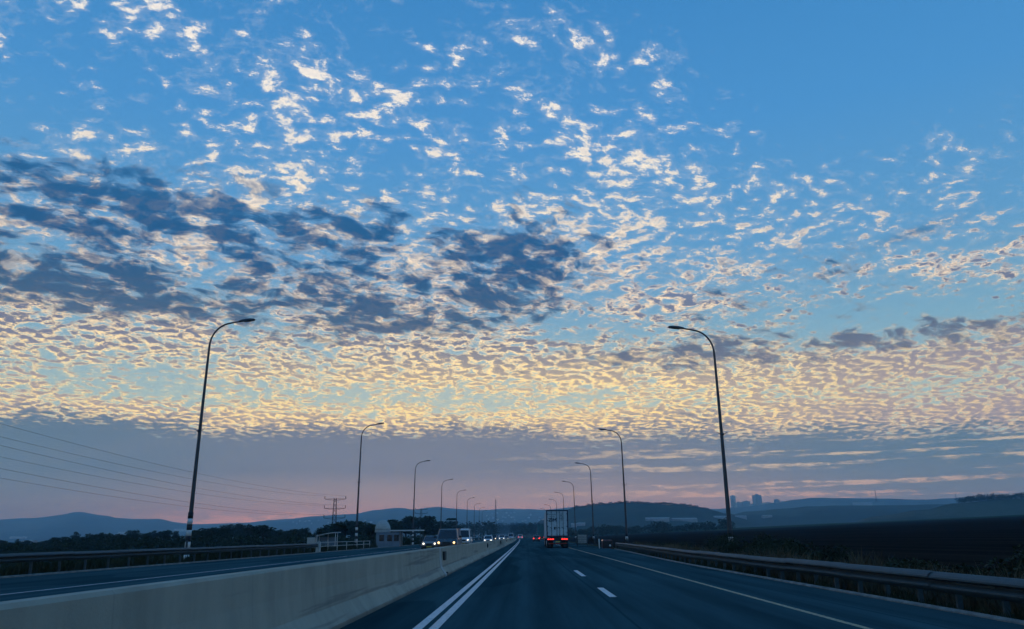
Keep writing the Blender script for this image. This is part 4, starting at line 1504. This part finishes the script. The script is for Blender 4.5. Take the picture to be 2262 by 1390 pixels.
def container_truck(loc, label, paint, H=4.05, marked=False):
    """articulated lorry seen from behind; its rear doors stand at local y = 0 and face -Y"""
    t = empty('container_truck', loc)
    tag(t, label, 'truck')
    W = 1.22
    z0, L = 1.18, 12.2
    # container with corner posts, ribbed sides and two doors
    c = MB()
    c.box(-W + 0.06, W - 0.06, 0.09, L, z0, H - 0.02).build('container', paint, t)
    ribs = MB()
    n = 44
    for s in (-1, 1):
        for i in range(n):
            y = 0.3 + (L - 0.5) * i / n
            xx = s * (W - 0.06)
            ribs.box(min(xx, xx + s * 0.035), max(xx, xx + s * 0.035), y, y + 0.14, z0 + 0.16, H - 0.14)
    o = ribs.build('side_corrugation', paint, t)
    o['kind'] = 'stuff'
    for s in (-1, 1):
        MB().box(s * W - (0.11 if s > 0 else 0), s * W + (0.11 if s < 0 else 0), 0.0, 0.16, z0, H).build('corner_post', M['navy'] if marked else paint, t)
    MB().box(-W + 0.112, W - 0.112, 0.0, 0.14, H - 0.13, H - 0.002).build('top_rail', M['navy'] if marked else paint, t)
    MB().box(-W + 0.112, W - 0.112, 0.0, 0.14, z0 + 0.002, z0 + 0.14).build('bottom_rail', M['navy'] if marked else paint, t)
    for s in (-1, 1):
        x0, x1 = (-W + 0.125, -0.012) if s < 0 else (0.012, W - 0.125)
        d = MB().bbox(x0, x1, 0.03, 0.085, z0 + 0.15, H - 0.145, 0.012).build('door', paint, t)
        for f in ((0.413, 0.955) if s < 0 else (0.22, 0.60)):
            xb = x0 + (x1 - x0) * f
            MB().tube([(xb, 0.005, z0 + 0.06), (xb, 0.005, H - 0.06)], 0.022, 8).build('lock_bar', M['galv'], d)
            MB().box(xb - 0.20, xb + 0.03, -0.03, -0.018, z0 + 0.98, z0 + 1.03).build('handle', M['galv'], d)
            for z in (z0 + 0.24, z0 + 0.9, H - 0.9, H - 0.24):
                MB().box(xb - 0.05, xb + 0.05, -0.018, 0.028, z - 0.03, z + 0.03).build('keeper', M['galv'], d)
        for q in range(4):
            z = z0 + 0.4 + q * 0.68
            xh = s * (W - 0.15)
            MB().box(xh - 0.06, xh + 0.06, -0.012, 0.028, z, z + 0.07).build('hinge', M['navy'] if marked else paint, d)
        if marked:
            if s < 0:
                mk = MB()
                # seven stars in two rows over the three block letters
                def star(cx, cz, r):
                    pts = [(cx + (r if i % 2 == 0 else r * 0.42) * math.sin(i * PI / 5), 0.024, cz + (r if i % 2 == 0 else r * 0.42) * math.cos(i * PI / 5)) for i in range(10)]
                    mk.add(pts + [(cx, 0.024, cz)], [(10, (i + 1) % 10, i) for i in range(10)])
                for i in range(4): star(x0 + 0.20 + i * 0.215, H - 0.52, 0.085)
                for i in range(3): star(x0 + 0.31 + i * 0.215, H - 0.74, 0.085)
                mk.build('star_emblem', M['navy'], d)
                lt = MB()
                zb_, zt_ = H - 1.26, H - 0.90
                def poly(pts): lt.add([(x, 0.022, z) for x, z in pts], [tuple(range(len(pts)))])
                q0 = x0 + 0.12
                poly([(q0, zt_), (q0, zt_ - 0.09), (q0 + 0.30, zt_ - 0.09), (q0 + 0.30, zt_)])
                poly([(q0 + 0.17, zt_ - 0.092), (q0, zb_ + 0.092), (q0 + 0.13, zb_ + 0.092), (q0 + 0.30, zt_ - 0.092)])
                poly([(q0, zb_ + 0.09), (q0, zb_), (q0 + 0.30, zb_), (q0 + 0.30, zb_ + 0.09)])
                poly([(q0 + 0.355, zt_), (q0 + 0.355, zb_), (q0 + 0.45, zb_), (q0 + 0.45, zt_)])
                m0 = q0 + 0.505
                poly([(m0, zt_), (m0, zb_), (m0 + 0.09, zb_), (m0 + 0.09, zt_)])
                poly([(m0 + 0.28, zt_), (m0 + 0.28, zb_), (m0 + 0.37, zb_), (m0 + 0.37, zt_)])
                poly([(m0 + 0.092, zt_), (m0 + 0.092, zt_ - 0.13), (m0 + 0.184, zb_ + 0.06), (m0 + 0.184, zb_ + 0.19)])
                poly([(m0 + 0.278, zt_), (m0 + 0.186, zb_ + 0.19), (m0 + 0.186, zb_ + 0.06), (m0 + 0.278, zt_ - 0.13)])
                lt.build('lettering', M['navy'], d)
                MB().box(x1 - 0.36, x1 - 0.20, 0.018, 0.028, z0 + 0.80, z0 + 1.08).build('placard', M['steel_dark'], d)
            else:
                tx = MB()
                for i in range(5):
                    ww = (0.26, 0.18, 0.30, 0.22, 0.28)[i]
                    tx.box(x0 + 0.36, x0 + 0.36 + ww, 0.022, 0.028, H - 0.48 - i * 0.16, H - 0.43 - i * 0.16)
                tx.build('data_print', M['navy'], d)
    # chassis, wheels, lights
    MB().box(-0.45, 0.45, 0.25, L, 0.78, z0 - 0.02).build('chassis', M['steel_dark'], t)
    MB().bbox(-1.18, 1.18, 0.02, 0.14, 0.42, 0.56, 0.02).build('underrun_bar', M['steel_dark'], t)
    MB().bbox(-1.2, 1.2, 0.05, 0.20, 0.78, 1.12, 0.02).build('light_board', M['steel_dark'], t)
    for s in (-1, 1):
        for k in range(3):
            x = s * (0.52 + 0.25 * k)
            MB().bbox(x - 0.10, x + 0.10, 0.0, 0.06, 0.90, 1.00, 0.02).build('tail_light', M['tail'], t)
        MB().box(s * 0.82 - 0.32, s * 0.82 + 0.32, 0.42, 0.45, 0.18, 0.86).build('mudflap', M['rubber'], t)
        for y in (1.2, 2.5, 3.8):
            for x in (0.72, 1.05):
                wheel(t, s * x, y, 0.5, 0.28)
    MB().box(-0.26, 0.26, -0.01, 0.018, 0.62, 0.73).build('number_plate', M['plate'], t)
    for i in range(3):
        MB().box(-1.0 + i * 0.7, -0.4 + i * 0.7, -0.003, 0.018, 0.445, 0.53).build('reflective_strip', M['red_plastic'], t)
    # tractor unit in front
    y0 = L + 0.5
    MB().loft([[(-1.2, y, za), (1.2, y, za), (1.2, y, zt), (1.05, y, zt + 0.12), (-1.05, y, zt + 0.12), (-1.2, y, zt)] for y, za, zt in ((y0, 0.9, 3.25), (y0 + 1.2, 0.9, 3.3), (y0 + 2.0, 0.8, 2.9), (y0 + 2.25, 0.7, 1.6))]).build('cab', M['car_white'], t)
    MB().box(-1.0, 1.0, y0 + 2.16, y0 + 2.2, 1.7, 2.6).build('windscreen', M['dark_glass'], t)
    for s in (-1, 1):
        wheel(t, s * 1.02, y0 + 1.5, 0.5, 0.3)
        wheel(t, s * 1.02, y0 - 0.9, 0.5, 0.3)
    return t


container_truck((3.35, 90, 0), 'white shipping container truck with red tail lamps, stars and letters on its door', M['box_white'], 4.1, True)
container_truck((lane_x(4.55, 214), 214, 0), 'teal container truck partly hidden left of the white container truck', M['box_teal'], 4.2)

# ------------------------------------------------------------------ the evening air
HZ = 330.0
hz = MB().box(-9300, 9300, -2400, 9600, -14.0, HZ).build('haze', None)
tag(hz, 'thin bluish evening haze over the whole valley', 'haze', kind='stuff')
hm = bpy.data.materials.new('evening_haze')
hm.use_nodes = True
ht = hm.node_tree
ht.nodes.clear()
ho = ht.nodes.new('ShaderNodeOutputMaterial')
hv = ht.nodes.new('ShaderNodeVolumePrincipled')
hv.inputs['Color'].default_value = (*HAZE_C, 1.0)
hv.inputs['Density'].default_value = HAZE_D
hv.inputs['Absorption Color'].default_value = (1.0, 1.0, 1.0, 1.0)
hv.inputs['Anisotropy'].default_value = 0.0
ht.links.new(hv.outputs[0], ho.inputs['Volume'])
hz.data.materials.append(hm)
